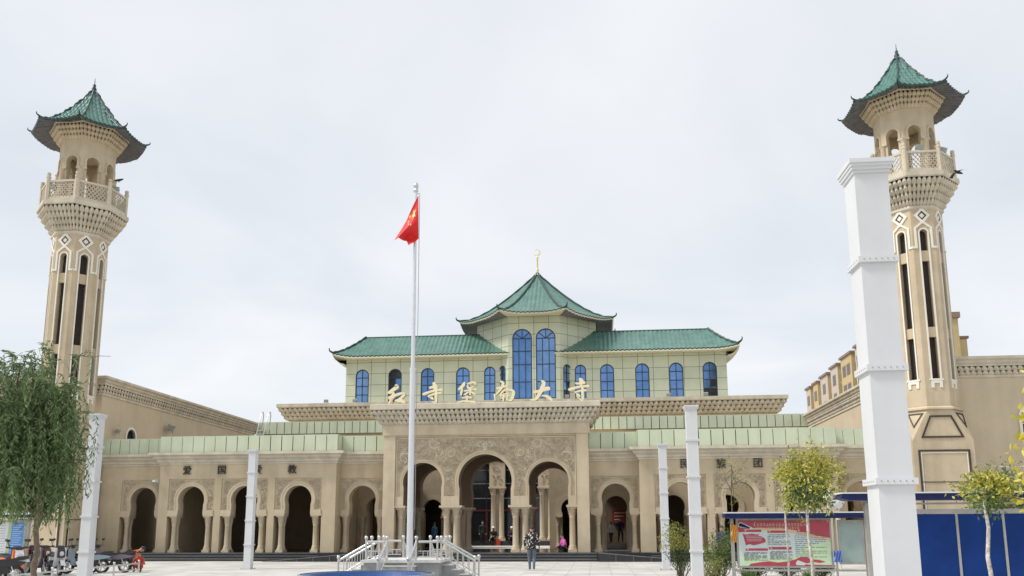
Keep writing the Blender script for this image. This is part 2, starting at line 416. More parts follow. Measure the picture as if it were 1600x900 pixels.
# ------------------------------------------------------------------ ground
g = MB(); g.face([(-900, -400, 0), (900, -400, 0), (900, 1500, 0), (-900, 1500, 0)], 0, [(-900, -400), (900, -400), (900, 1500), (-900, 1500)])
M['ground'] = mat('dry_ground', (.40, .37, .32), .9, var=.2, scale=.05)
tag(g.build('ground', 'ground'), kind='structure')
M['paving'] = grid_mat('pale_paving', (.60, .585, .545), (.40, .385, .35), .8, .8, .012, .7, .07, 0, .26)
g = MB(); g.face([(-40, -60, .004), (40, -60, .004), (40, -.5, .004), (-40, -.5, .004)], 0, [(-40, -60), (40, -60), (40, 0), (-40, 0)])
tag(g.build('plaza_paving', 'paving'), kind='structure')
g = MB()
for x in (-10.6, 10.6): g.face([(x-.3, -60, .008), (x+.3, -60, .008), (x+.3, -2.2, .008), (x-.3, -2.2, .008)])
g.face([(-10.3, -9.4, .008), (10.3, -9.4, .008), (10.3, -9.0, .008), (-10.3, -9.0, .008)])
M['band'] = mat('grey_paving_band', (.50, .49, .465), .7, var=.14, scale=2)
tag(g.build('paving_band', 'band'), kind='structure')
# granite terrace with steps
g = MB()
for i in range(3):
    z = .14*(i+1); y = -1.55+.32*i
    yb = y+.32 if i < 2 else 24.6
    for x0, x1, dy in ((-22.4, -8.6, 0), (-5.9, 5.9, -.35), (8.6, 22.4, 0)):
        g.box(x0, x1, y+dy, (y+dy+.32) if i < 2 else .16, 0 if i == 0 else .0, z, 0)
        g.box(x0, x1, y+dy-.012, y+dy+.03, z-.035, z+.003, 1)
for x0, x1 in ((-8.6, -5.9), (5.9, 8.6)): g.box(x0, x1, -1.25, .16, 0, .42, 0)
tag(g.build('terrace_steps', ['granite', 'granite_line']), kind='structure')
g = MB()
for sx in (-1, 1):
    a, b = sx*5.95, sx*11.2
    for y0, y1 in ((-2.2, -1.35),):
        top = [(a, y0, .45), (b, y0, .02), (b, y1, .02), (a, y1, .45)]
        g.face(top if sx > 0 else top[::-1], 0)
        g.face([(a, y0, 0), (b, y0, 0), (b, y0, .02), (a, y0, .45)], 0); g.face([(a, y0, 0), (a, y1, 0), (a, y1, .45), (a, y0, .45)], 0)
        g.face([(a, y1, 0), (b, y1, 0), (b, y1, .02), (a, y1, .45)], 0)
        g.face([(a, y0-.01, .42), (b, y0-.01, -.01), (b, y0-.01, .025), (a, y0-.01, .46)], 1)
    for k in range(1, 6):
        x = sx*(5.95+k*.86); h = .45-(.43/5.25)*k*.86
        g.box(x-.012, x+.012, -2.208, -2.19, 0, h-.04, 1)
tag(g.build('entrance_ramp', ['granite', 'granite_line']), kind='structure')
g = MB(); g.face([(-23, .16, .42), (23, .16, .42), (23, 20, .42), (-23, 20, .42)], 0)
for k in range(2): g.box(-9, 9, 20+.35*k, 26, .42+.15*k, .57+.15*k, 0)
for s in (-1, 1): g.box(*sorted((s*5.6, s*8.2)), 5.12, 8.0, .42, .78, 0)
tag(g.build('inner_floor', 'granite_floor'), kind='structure')
g = MB(); g.face([(-8.3, 1.75, .424), (-5.6, 1.75, .424), (-5.6, 8, .424), (-8.3, 8, .424)]); g.face([(5.6, 1.75, .424), (8.3, 1.75, .424), (8.3, 8, .424), (5.6, 8, .424)])
g.face([(-8.3, 8, .424), (8.3, 8, .424), (8.3, 17, .424), (-8.3, 17, .424)])
tag(g.build('courtyard_paving', 'stonelight'), kind='structure')

# ------------------------------------------------------------------ the mosque
mosque = thing('mosque', 'broad tan mosque with carved arched portal, green tiled pavilion roofs and crescent finial', 'mosque', (0, 0, 0))
FZ = .42
# --- columns (one mesh, copied)
def column_mb(h, r, lotus=True):
    mb = MB()
    mb.box(-r*1.55, r*1.55, -r*1.55, r*1.55, 0, .12)
    mb.lathe([(r*1.5, .12), (r*1.55, .17), (r*1.2, .22), (r*1.35, .27), (r*1.12, .32), (r*1.02, .36), (r*.92, h-.55), (r*1.08, h-.52), (r*.95, h-.48), (r*1.02, h-.42), (r*1.25, h-.2), (r*1.55, h-.08)], 16)
    for k in range(10):
        a = 2*pi*k/10
        for zz_, rr_, ww in ((h-.44, r*1.05, .09), (h-.27, r*1.28, .11)):
            c, s = cos(a+(0 if ww < .1 else pi/10)), sin(a+(0 if ww < .1 else pi/10))
            f = lambda u, z, d: (c*(rr_+d)-s*u, s*(rr_+d)+c*u, zz_+z)
            w = r*.3
            mb.face([f(-w, 0, 0), f(w, 0, 0), f(w*.8, .10, r*.16), f(0, .17, r*.4), f(-w*.8, .10, r*.16)])
    mb.box(-r*1.6, r*1.6, -r*1.6, r*1.6, h-.08, h)
    return mb
col_big = column_mb(2.33, .155).build('column', 'tan2', mosque)
col_small = column_mb(1.96, .13).build('column', 'tan2', mosque)
used_col = set()
def put_column(src, x, y, z=FZ):
    o = src if src not in used_col else src.copy()
    if src in used_col: col.objects.link(o)
    used_col.add(src); o.parent = mosque; o.location = (x, y, z); return o
# --- portal
pw = MB(); PY = plane_y(.14)
secs = ((-4.9, -1.85, -3.4, 1.07, 4.10, 1.035), (-1.85, 1.85, .0, 1.44, 4.15, 1.385), (1.85, 4.9, 3.4, 1.07, 4.10, 1.035))
for u0, u1, uc, r, zc, j in secs:
    pr = arch_profile(r, zc, j, 2.87, 24)
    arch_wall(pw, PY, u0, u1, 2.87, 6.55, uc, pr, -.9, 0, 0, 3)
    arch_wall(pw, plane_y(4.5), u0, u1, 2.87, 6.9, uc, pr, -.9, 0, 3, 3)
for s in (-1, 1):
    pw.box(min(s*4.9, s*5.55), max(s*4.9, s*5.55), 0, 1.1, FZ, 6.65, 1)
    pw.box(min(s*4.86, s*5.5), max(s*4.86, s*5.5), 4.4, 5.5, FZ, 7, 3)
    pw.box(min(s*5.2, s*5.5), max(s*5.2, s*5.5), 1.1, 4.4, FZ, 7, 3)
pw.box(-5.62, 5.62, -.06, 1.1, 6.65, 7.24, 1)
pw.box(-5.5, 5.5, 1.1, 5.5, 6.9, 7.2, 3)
pw.box(-4.9, 4.9, .05, .14, 6.55, 6.66, 1)
pw.box(-5.6, 5.6, .3, 5.5, 7.24, 8.25, 1)
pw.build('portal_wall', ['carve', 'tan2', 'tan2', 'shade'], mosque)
for u0, u1, uc, r, zc, j in secs:
    w = .17 if r < 1.2 else .2
    a = MB(); ring(a, PY, uc, arch_profile(r, zc, j, 2.87, 24), arch_profile(r+w, zc, j+w, 2.87, 24), 0, .05)
    ring(a, PY, uc, arch_profile(r+w*.62, zc, j+w*.62, 2.87, 24), arch_profile(r+w*.8, zc, j+w*.8, 2.87, 24), .05, .075)
    for s in (-1, 1):
        lim = 4.88 if s*uc > 0 else (1.876 if uc else 1.874); sg_ = 1 if uc+s*j > 0 else -1
        e = lim*sg_
        q0, q1 = sorted((uc+s*j, e)); a.box(q0+.003, q1-.003, .058, .14, 2.872, 3.36)
    a.build('arch_surround', 'tan2', mosque)
rl = MB()
def in_portal(u, z):
    if not (-4.8 < u < 4.8 and 2.98 < z < 6.46): return False
    for u0, u1, uc, r, zc, j in secs:
        w = .22
        if z > zc:
            if (u-uc)**2+(z-zc)**2 < (r+w)**2: return False
        elif abs(u-uc) < r+w-.02: return False
    for s in (-1, 1):
        if (u-s*1.87)**2+(z-5.72)**2 < .33**2: return False
    return True
scrolls(rl, PY, in_portal, 0, 4.8, 3.0, 6.46, 0, .36, 150, 3, mirror=0, h=.06)
scrolls(rl, PY, in_portal, 0, 4.8, 3.0, 6.46, 0, .2, 330, 5, mirror=0, h=.05)
for s in (-1, 1):
    rl_keep = rl; rl = MB(); rl.lathe([(.30, 0), (.30, .05), (.25, .07), (.23, .03), (.12, .03), (.10, .07), (.02, .08)], 24, cap=False)
    b = rl.v[-7*24:]; n0 = len(rl.v)-7*24
    for i, p in enumerate(b): rl.v[n0+i] = (s*1.87+p[0], .14-p[2], 5.72+p[1])
    rl.build('rosette', 'carve', mosque); rl = rl_keep
    # pointed cartouche under each rosette
    pts = [(s*1.87+.55*cos(a)*(1 if abs(cos(a)) < .8 else 1.12), 5.05+.34*sin(a)) for a in [2*pi*k/20 for k in range(20)]]
    if all(in_portal(*p) for p in pts): rl.strip(pts, .06, 0, .05, PY, 0, True)
for s in (-1, 1):
    rl.strip([(s*4.84, 2.93), (s*4.84, 6.5), (s*.0, 6.5)], .05, 0, .05, PY)
rl.build('carved_relief', 'relief', mosque)
for x0, x1 in ((-4.9, -4.38), (-2.42, -1.30), (1.30, 2.42), (4.38, 4.9)):
    for y0, y1 in ((.06, 1.1), (4.42, 5.4)):
        im = MB(); im.box(x0-.05 if x0 > -4.8 else x0, x1+.05 if x1 < 4.8 else x1, y0, y1, 2.755, 2.87)
        im.build('impost', 'tan2', mosque)
for x in (-4.62, -2.12, -1.6, 1.6, 2.12, 4.62):
    put_column(col_big, x, .42); put_column(col_big, x, .92 if abs(x) > 3 else .86)
    put_column(col_big, x, 4.9)
pc = MB(); pch = chain([(-5.55, 3.2), (-5.55, 0), (5.55, 0), (5.55, 3.2)])
muqarnas(pc, pch, [(7.24, 7.46, .12, .26), (7.46, 7.72, .24, .42), (7.72, 7.98, .40, .58)], .24)
sweep(pc, pch, [(.38, 7.98), (.60, 7.98), (.66, 8.02), (.66, 8.27), (.6, 8.30), (-.1, 8.30)])
pc.box(-5.9, 5.9, -.3, 4, 8.2, 8.296, 0)
pc.build('portal_cornice', 'cornice', mosque)
# --- arcaded wings
WA = (10.3, 13.35, 16.4)
aw = MB(); sur = []; rel = MB()
def small_arch(cx, yw, lo, hi):
    mp = plane_y(yw+.06); pr = arch_profile(.76, 3.25, .715, 2.47, 16); po = arch_profile(.99, 3.25, .945, 2.47, 16)
    arch_wall(aw, mp, lo, hi, 2.47, 4.42, cx, pr, -.55, 0, 1, 0)
    a = MB(); ring(a, mp, cx, pr, po, 0, .06)
    ring(a, mp, cx, arch_profile(.90, 3.25, .855, 2.47, 16), arch_profile(.95, 3.25, .905, 2.47, 16), .06, .08)
    for s in (-1, 1):
        e = hi-.02 if s > 0 else lo+.02
        a.box(min(cx+s*.719, e), max(cx+s*.719, e), yw-.035, yw+.06, 2.474, 2.70)
    a.build('arch_surround', 'tan2', mosque)
    def ins(u, z):
        if not (lo+.07 < u < hi-.07 and 2.7 < z < 4.36): return False
        return (u-cx)**2+(z-3.27)**2 > 1.03**2 if z > 3.25 else abs(u-cx) > 1.01
    scrolls(rel, mp, ins, lo, hi, 2.7, 4.4, 0, .17, 40, int(cx*100) % 997, mirror=None, h=.045)
    scrolls(rel, mp, ins, lo, hi, 2.7, 4.4, 0, .10, 90, int(cx*100) % 991, mirror=None, h=.035)
    for s in (-1, 1):
        e0, e1 = sorted((cx+s*.74, cx+s*1.34))
        imp = MB(); imp.box(max(e0, lo-.0), min(e1, hi+.0), yw-.04, yw+.62, 2.37, 2.47); imp.build('impost', 'tan2', mosque)
        put_column(col_small, cx+s*.97, yw+.2, FZ); put_column(col_small, cx+s*.97, yw+.5, FZ)
for s in (-1, 1):
    x_in, x_out = s*8.2, s*18.3
    edges = sorted([x_in]+[q for c in WA for q in (s*(c-1.33), s*(c+1.33))]+[x_out])
    for a, b in zip(edges[::2], edges[1::2]): aw.box(a, b, .15, .85, FZ, 4.42, 0)
    aw.box(min(x_in, x_out), max(x_in, x_out), .15, .85, 4.42, 5.9, 0)
    for c in WA: small_arch(s*c, .15, s*c-1.33, s*c+1.33)
    # bays set back beside the portal and at the outer ends
    lo, hi = sorted((s*5.56, s*8.2)); small_arch(s*6.95, 1.0, lo, hi)
    aw.box(lo, hi, 1.0, 1.7, 4.42, 5.9, 0)
    lo, hi = sorted((s*18.3, s*20.98)); small_arch(s*19.65, 1.0, lo, hi)
    aw.box(*sorted((s*20.98, s*22.4)), 1.0, 1.7, FZ, 4.42, 0)
    aw.box(*sorted((s*18.3, s*22.4)), 1.0, 1.7, 4.42, 5.9, 0)
    for xx in (8.2, 18.3): aw.box(*sorted((s*xx, s*(xx+(.5 if xx < 10 else -.5)))), .85, 9, FZ, 5.9, 0)
    # roof, back rooms
    ya = 1.3 if s > 0 else 4.6
    aw.box(*sorted((s*8.2, s*22.4)), .86, ya, 5.62, 5.88, 0); aw.box(*sorted((s*8.2, s*22.4)), 4.6, 9.0, 5.62, 5.88, 0)
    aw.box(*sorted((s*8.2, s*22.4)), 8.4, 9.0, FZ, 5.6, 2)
    mpi = plane_y(4.6); pri = arch_profile(.66, 2.85, .6, FZ, 14)
    cs = [s*c for c in WA]+[s*19.65]; lo_, hi_ = sorted((s*8.7, s*22.4)); cs.sort(); cs = cs if s > 0 else []
    ed = [lo_]+[(p_+q_)/2 for p_, q_ in zip(cs[:-1], cs[1:])]+[hi_]
    for i_, c_ in enumerate(cs):
        arch_wall(aw, mpi, ed[i_], ed[i_+1], FZ, 5.62, c_, pri, -.5, 0, 0, 0)
        a = MB(); ring(a, mpi, c_, pri, arch_profile(.94, 2.85, .88, FZ, 14), 0, .05); a.build('arch_surround', 'tan2', mosque)
        for q_ in (-1, 1): put_column(col_small, c_+q_*.8, 4.38, FZ)
    # cross wall of the courtyard with a lit arch
    mp = plane_y(8.0); pr = arch_profile(.62, 2.85, .55, FZ, 14)
    arch_wall(aw, mp, *sorted((s*3.0, s*5.7)), FZ, 5.4, s*4.35, pr, -.5, 0, 1, 0)
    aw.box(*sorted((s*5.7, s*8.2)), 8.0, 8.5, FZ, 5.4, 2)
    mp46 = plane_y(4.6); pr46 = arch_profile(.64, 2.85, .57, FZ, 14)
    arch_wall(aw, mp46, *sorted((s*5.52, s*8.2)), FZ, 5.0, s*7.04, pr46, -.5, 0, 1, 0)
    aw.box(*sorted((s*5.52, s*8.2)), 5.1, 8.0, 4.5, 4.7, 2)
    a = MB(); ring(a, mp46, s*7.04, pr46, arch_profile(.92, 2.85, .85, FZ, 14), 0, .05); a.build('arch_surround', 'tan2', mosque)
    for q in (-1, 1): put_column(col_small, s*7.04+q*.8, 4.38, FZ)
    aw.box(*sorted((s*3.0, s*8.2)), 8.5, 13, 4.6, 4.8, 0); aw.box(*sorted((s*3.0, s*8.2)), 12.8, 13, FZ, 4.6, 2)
    aw.box(*sorted((s*3.0, s*3.25)), 8.5, 13, FZ, 4.6, 2)
    for cx in (4.35,):
        a = MB(); ring(a, mp, s*cx, pr, arch_profile(.9, 2.85, .83, FZ, 14), 0, .05)
        a.build('arch_surround', 'tan2', mosque)
        for q in (-1, 1): put_column(col_small, s*cx+q*.78, 7.75, FZ)
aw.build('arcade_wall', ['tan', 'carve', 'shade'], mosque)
rel.build('carved_relief', 'relief', mosque)
for s in (-1, 1):
    pts = [(-22.4, 1), (-18.3, 1), (-18.3, .15), (-8.2, .15), (-8.2, 1), (-5.55, 1)]
    if s > 0: pts = [(-x, y) for x, y in pts[::-1]]
    ch = chain(pts); c = MB()
    sweep(c, ch, [(0, 5.2), (.05, 5.22), (.05, 5.30), (.14, 5.34), (.14, 5.44), (.32, 5.56), (.32, 5.64), (.50, 5.72), (.50, 5.86), (.1, 5.9)], 0, False)
    c.build('arcade_cornice', 'cornice', mosque)
    c = MB()
    for f in ch:
        n = max(1, round(f.L/.62))
        c.face([f(0, 5.88, .02), f(1, 5.88, .02), f(1, 6.76, .02), f(0, 6.76, .02)], 1)
        for k in range(n):
            e = .022/f.L; jz = rnd.uniform(-.006, .006)
            a, b = k/n+e, (k+1)/n-e
            mp = lambda u, z, d: f(u, z, d)
            c.prism([(a, 5.9), (b, 5.9), (b, 6.79+jz), (a, 6.79+jz)], -.25, .06+rnd.uniform(-.006, .006), mp, 0)
        c.prism([(0, 6.72), (1, 6.72), (1, 6.775), (0, 6.775)], -.25, .04, mp, 0)
    c.build('parapet', ['panel', 'gap'], mosque)
# --- main hall behind the courtyard
mh = MB()
mh.box(-23, 23, 24.3, 44, 7.2, 9.8, 0); mh.box(-23, -8.6, 24.3, 26, 0, 7.2, 0); mh.box(8.6, 23, 24.3, 26, 0, 7.2, 0)
mh.box(-21, 21, 27, 47, 9.8, 11.2, 0)
for s in (-1, 1): mh.box(*sorted((s*8.3, s*8.6)), 9, 26, FZ, 7.0, 0)
mh.box(-8.3, 8.3, 22.2, 24.3, 6.9, 9.2, 0)
mh.build('hall_wall', ['hall', 'carve'], mosque)
c = MB()
for f in [seg((-23, 24), (23, 24))]:
    n = 70
    c.face([f(0, 9.7, -.02), f(1, 9.7, -.02), f(1, 10.62, -.02), f(0, 10.62, -.02)], 1)
    for k in range(n):
        a, b = (k+.045)/n, (k+.955)/n
        c.prism([(a, 9.66), (b, 9.66), (b, 10.68), (a, 10.68)], -.3, rnd.uniform(0, .02), f, 0)
c.build('parapet', ['panel', 'gap'], mosque)
c = MB(); ch = chain([(-21, 46), (-21, 27), (21, 27), (21, 46)])
muqarnas(c, ch, [(11.2, 11.5, .3, .5), (11.5, 11.83, .46, .68), (11.83, 12.2, .64, .88)], .42)
sweep(c, ch, [(0, 11.1), (.12, 11.12), (.12, 11.2)], 0, False)
sweep(c, ch, [(.56, 12.2), (.9, 12.2), (.98, 12.28), (.98, 12.56), (-.1, 12.6)], 0, False)
c.box(-21.4, 21.4, 26.6, 46, 12.5, 12.59)
c.build('hall_cornice', 'cornice', mosque)
# hall front: paired columns, carved piers, glass
col_tall = None
for x in (-5.85, -1.95, 1.95, 5.85):
    hp = MB(); hp.box(x-.62, x+.62, 22.3, 23.0, 4.95, 6.9, 0); hp.box(x-.70, x+.70, 22.25, 23.05, 4.85, 4.95, 1)
    scrolls(hp, plane_y(22.3), lambda u, z: abs(u-x) < .45 and 5.1 < z < 6.8, x-.5, x+.5, 5.1, 6.8, 0, .2, 14, 5, mi=0, h=.05)
    hp.box(x-.18, x+.18, 22.75, 23.0, .7, 4.85, 1)
    for q in (-.33, .33):
        if col_tall is None:
            col_tall = column_mb(4.13, .2).build('column', 'tan2', mosque)
        put_column(col_tall, x+q, 22.6, .72)
    hp.build('carved_pier', ['carve', 'tan2'], mosque)
gl = MB(); gl.box(-8.3, 8.3, 24.0, 24.05, .7, 7.0)
gw = gl.build('glass_wall', 'glass_dark', mosque)
fr = MB()
for x in [-8.2+1.3*k for k in range(13)]: fr.box(x-.05, x+.05, 23.92, 24.0, .7, 7.0, 1 if True else 0)
for z in (4.1, 5.3, 6.4): fr.box(-8.3, 8.3, 23.93, 23.99, z-.04, z+.04, 0)
fr.box(-8.3, 8.3, 23.88, 23.99, 3.05, 3.2, 2)
for x in [-8.2+1.3*k for k in range(13)]: fr.box(x-.08, x+.08, 23.9, 23.991, .7, 3.1, 2)
fr.build('frame', ['greymetal', 'mullion', 'redframe'], gw)
# --- upper storey, windows
def window(mp, uc, r, apex, zb, cols, zrows, open_=False, dark=False):
    zc = apex-r; pr = arch_profile(r, zc, r, zb, 14)
    w = MB(); ring(w, mp, uc, arch_profile(r-.09, zc, r-.09, zb+.09, 14), arch_profile(r+.0, zc, r, zb, 14), -.12, -.03)
    w.prism([(uc-r, zb), (uc+r, zb), (uc+r, zb+.09), (uc-r, zb+.09)], -.12, -.035, mp)
    mw = .035
    for k in range(1, cols):
        u = uc-r+2*r*k/cols; top = zc if cols > 2 else zc+math.sqrt(max(0, r*r-(u-uc)**2))-.05
        w.prism([(u-mw, zb+.05), (u+mw, zb+.05), (u+mw, top), (u-mw, top)], -.12, -.04, mp)
    for z in zrows:
        hw = r if z <= zc else math.sqrt(max(.01, r*r-(z-zc)**2))
        w.prism([(uc-hw+.03, z-mw), (uc+hw-.03, z-mw), (uc+hw-.03, z+mw), (uc-hw+.03, z+mw)], -.12, -.042, mp)
    if cols > 2:
        w.prism([(uc-r, zc-mw), (uc+r, zc-mw), (uc+r, zc+mw), (uc-r, zc+mw)], -.12, -.041, mp)
        for a in (R(40), R(90), R(140)):
            p0 = Vector((uc, zc)); p1 = Vector((uc+(r-.05)*cos(a), zc+(r-.05)*sin(a)))
            w.strip([tuple(p0), tuple(p1)], .07, -.12, -.043, mp)
    o = w.build('window', 'mullion', mosque)
    p = MB(); pts = [(uc-q, z) for q, z in pr]+[(uc+q, z) for q, z in pr[::-1]]
    if open_:
        us = uc+.02
        left = [(a, b) for a, b in pts if a <= us]; right = [(a, b) for a, b in pts if a >= us]
        pl = [(us, zb)]+left[0:0]
        p.face([mp(a, z, -.10) for a, z in left+[(us, zb)]], 1)
        zs = zb+1.9
        p.face([mp(a, z, -.10) for a, z in [(us, zb), (uc+r, zb), (uc+r, zb+2.4), (us, zb+2.4)]], 0)
        p.face([mp(a, z, -.105) for a, z in [(us, zb)]+right], 1)
    else:
        p.face([mp(a, z, -.10) for a, z in pts], 0)
        if dark:
            p.face([mp(a, z, -.095) for a, z in [(uc-r+.05, zb+.1), (uc+r-.05, zb+.1), (uc+r-.05, zb+.9), (uc-r+.05, zb+.9)]], 1)
            p.face([mp(a, z, -.095) for a, z in [(uc+.04, zb+1.0), (uc+r-.05, zb+1.0), (uc+r-.05, zb+1.75), (uc+.04, zb+1.75)]], 1)
    p.build('pane', [rnd.choice(('glass', 'glass2', 'glass3')), 'glass_dark'], o)
uw = MB(); UY = plane_y(35)
ZB, AP = 13.85, 17.25
WX = {-1: (-16.85, -13.55, -10.3, -6.8, -4.15), 1: (16.9, 13.75, 10.55, 7.2, 4.65)}
for s in (-1, 1):
    xs = sorted(WX[s]); e = [(-18.5 if s < 0 else 3.6)]+[(a+b)/2 for a, b in zip(xs[:-1], xs[1:])]+[(-3.1 if s < 0 else 18.5)]
    for i, x in enumerate(xs):
        r = .67 if abs(x) > 5 else .55
        arch_wall(uw, UY, e[i], e[i+1], 12.55, 18.6, x, arch_profile(r, AP-r, r, ZB, 14), -.3, 0, 0, 0, sill=True)
        window(UY, x, r, AP, ZB, 2, (ZB+.85, ZB+1.7, ZB+2.55), open_=(s < 0 and abs(x+13.55) < .1), dark=(s > 0 and x > 16))
    uw.box(*sorted((s*18.2, s*18.5)), 35.3, 40, 12.55, 18.1)
    f = seg((18.5, 35), (18.5, 40)) if s > 0 else seg((-18.5, 40), (-18.5, 35))
    uw.face([f(0, 12.55), f(1, 12.55), f(1, 18.1), f(0, 18.1)], 0, [(0, 12.55), (5, 12.55), (5, 18.1), (0, 18.1)])
uw.face([(-18.5, 40, 12.5), (18.5, 40, 12.5), (18.5, 40, 18.1), (-18.5, 40, 18.1)])
# pavilion tower
TC = (.25, 40.0); TA = 6.0
tf = octa(TC[0], TC[1], TA)
# octa faces: index whose outward normal is -Y
def fnorm(f): a = Vector(f(.5, 0, 0)); b = Vector(f(.5, 0, 1)); return b-a
for f in tf:
    n = fnorm(f); L = f.L
    mp = (lambda f, L: lambda u, z, d=0: f(u/L+.5, z, d) if abs(d) < 1e-6 else tuple(Vector(f(u/L+.5, z, 0))+(Vector(f(.5, z, 1))-Vector(f(.5, z, 0)))*d))(f, L)
    if n.y < -.9:
        for uc in (-1.14, 1.14):
            arch_wall(uw, mp, min(0, uc*2.18), max(0, uc*2.18), 12.5, 22.3, uc, arch_profile(.95, 19.75, .95, ZB, 18), -.3, 0, 0, 0, sill=True)
            window(mp, uc, .95, 20.7, ZB, 3, (15.5, 17.2, 18.5))
    elif n.y < -.5:
        q = -1 if n.x < 0 else 1
        uc = -q*(L/2-.95)
        lo, hi = -L/2, L/2
        arch_wall(uw, mp, lo, hi, 12.5, 22.3, uc, arch_profile(.55, AP-.55, .55, ZB, 14), -.3, 0, 0, 0, sill=True)
        window(mp, uc, .55, AP, ZB, 2, (ZB+.85, ZB+1.7, ZB+2.55), open_=False, dark=True)
    else:
        uw.face([mp(-L/2, 12.5), mp(L/2, 12.5), mp(L/2, 22.3), mp(-L/2, 22.3)], 0, [(-L/2, 12.5), (L/2, 12.5), (L/2, 22.3), (-L/2, 22.3)])
uw.build('upper_wall', 'clad', mosque)
# --- tiled roofs
def tile_slope(mb, E0, E1, T0, T1, pitch=.3, amp=.05, pw_=1.25, c0=0, c1=0, cl=2.5, nv=14, steps=0, mi=0):
    E0, E1, T0, T1 = map(Vector, (E0, E1, T0, T1)); e = (E1-E0).normalized(); W = (E1-E0).length
    nu = int(W/pitch*6); g = []
    nrm = (E1-E0).cross(T0-E0).normalized()
    if nrm.z < 0: nrm = -nrm
    for i in range(nv+1):
        t = i/nv; row = []
        L = E0.lerp(T0, t); Rr = E1.lerp(T1, t)
        zz_ = E0.z+(T0.z-E0.z)*(t**pw_)
        for j in range(nu+1):
            u = j/nu; P = L.lerp(Rr, u); P.z = zz_
            a = (P-E0).dot(e); al = (P-L).length; ar = (Rr-P).length
            Wt = max(.01, (Rr-L).length)
            k = (1-t)**2
            P.z += c0*max(0, 1-al/cl)**2*k + c1*max(0, 1-ar/cl)**2*k
            h = abs(math.sin(pi*a/pitch))*amp
            if steps: h += (.5-((t*steps+1e-4) % 1))*1.1*amp
            row.append(P+nrm*h)
        g.append(row)
    mb.grid(g, mi, True)
    return g
def hip(mb, path, r, tipcurl, mi=0):
    """ridge tube along a hip ending in an upturned curl"""
    P = [Vector(p) for p in path]; d = (P[0]-P[1]); d.z = 0; d.normalize()
    c = [P[0]+d*.55*tipcurl+Vector((0, 0, .62*tipcurl)), P[0]+d*.62*tipcurl+Vector((0, 0, .42*tipcurl)), P[0]+d*.5*tipcurl+Vector((0, 0, .2*tipcurl)), P[0]+d*.22*tipcurl+Vector((0, 0, .07*tipcurl))]
    mb.tube(c+P, [r*.35, r*.5, r*.7, r*.9]+[r]*len(P), 8, mi)
for s in (-1, 1):
    rf = MB(); xe, xr, xi = s*19.6, s*17.2, s*2.2
    EZ, RZ = 18.38, 20.95
    A, B = ((xe, 34.0, EZ), (xi, 34.0, EZ)); T, U = ((xr, 37.3, RZ), (xi, 37.3, RZ))
    if s < 0: g1 = tile_slope(rf, A, B, T, U, .42, .1, 1.2, .36, 0)
    else: g1 = tile_slope(rf, B, A, U, T, .42, .1, 1.2, 0, .36)
    bk = (xe, 40.6, EZ)
    if s < 0: g2 = tile_slope(rf, bk, A, T, T, .42, .1, 1.2, .36, .36)
    else: g2 = tile_slope(rf, A, bk, T, T, .42, .1, 1.2, .36, .36)
    rf.face([bk, (xi, 40.6, EZ), U, T], 0)
    ro = rf.build('roof', 'tile', mosque)
    rd = MB()
    rd.tube([T, U], .13, 8); hipline = [row[0] for row in g1] if s < 0 else [row[-1] for row in g1]
    hip(rd, [p+Vector((0, 0, .06)) for p in hipline], .11, .7)
    hb = [row[0] for row in g2] if s < 0 else [row[-1] for row in g2]
    hip(rd, [p+Vector((0, 0, .06)) for p in hb], .11, .6)
    rd.build('ridge', 'ridge', ro)
    ev = MB()
    # tile ends along the eave, cream fascia and curved cove below
    def edge(row, inward, depth, zwall):
        n = len(row); st = max(1, n//80); R_ = [Vector((p.x, p.y, p.z)) for p in row[::st]]
        if R_[-1] != row[-1]: R_.append(row[-1])
        g = []
        for q in range(8):
            t = q/7
            g.append([p+Vector(inward)*(.02+depth*(t**1.0))+Vector((0, 0, -.24-(p.z-.24-zwall)*(1-(1-t)**2.0))) for p in R_])
        ev.grid([[p+Vector((0, 0, .0)) for p in R_], [p+Vector(inward)*.03+Vector((0, 0, -.10)) for p in R_]], 1, True)
        ev.grid([[p+Vector(inward)*.03+Vector((0, 0, -.10)) for p in R_], [p+Vector(inward)*.02+Vector((0, 0, -.24)) for p in R_]], 0, True)
        ev.grid(g, 0, True)
    edge(g1[0], (0, 1, 0), 1.0, 18.22); edge(g2[0], (-s, 0, 0), 1.1, 17.7)
    ev.build('eave', ['cove', 'ridge'], ro)
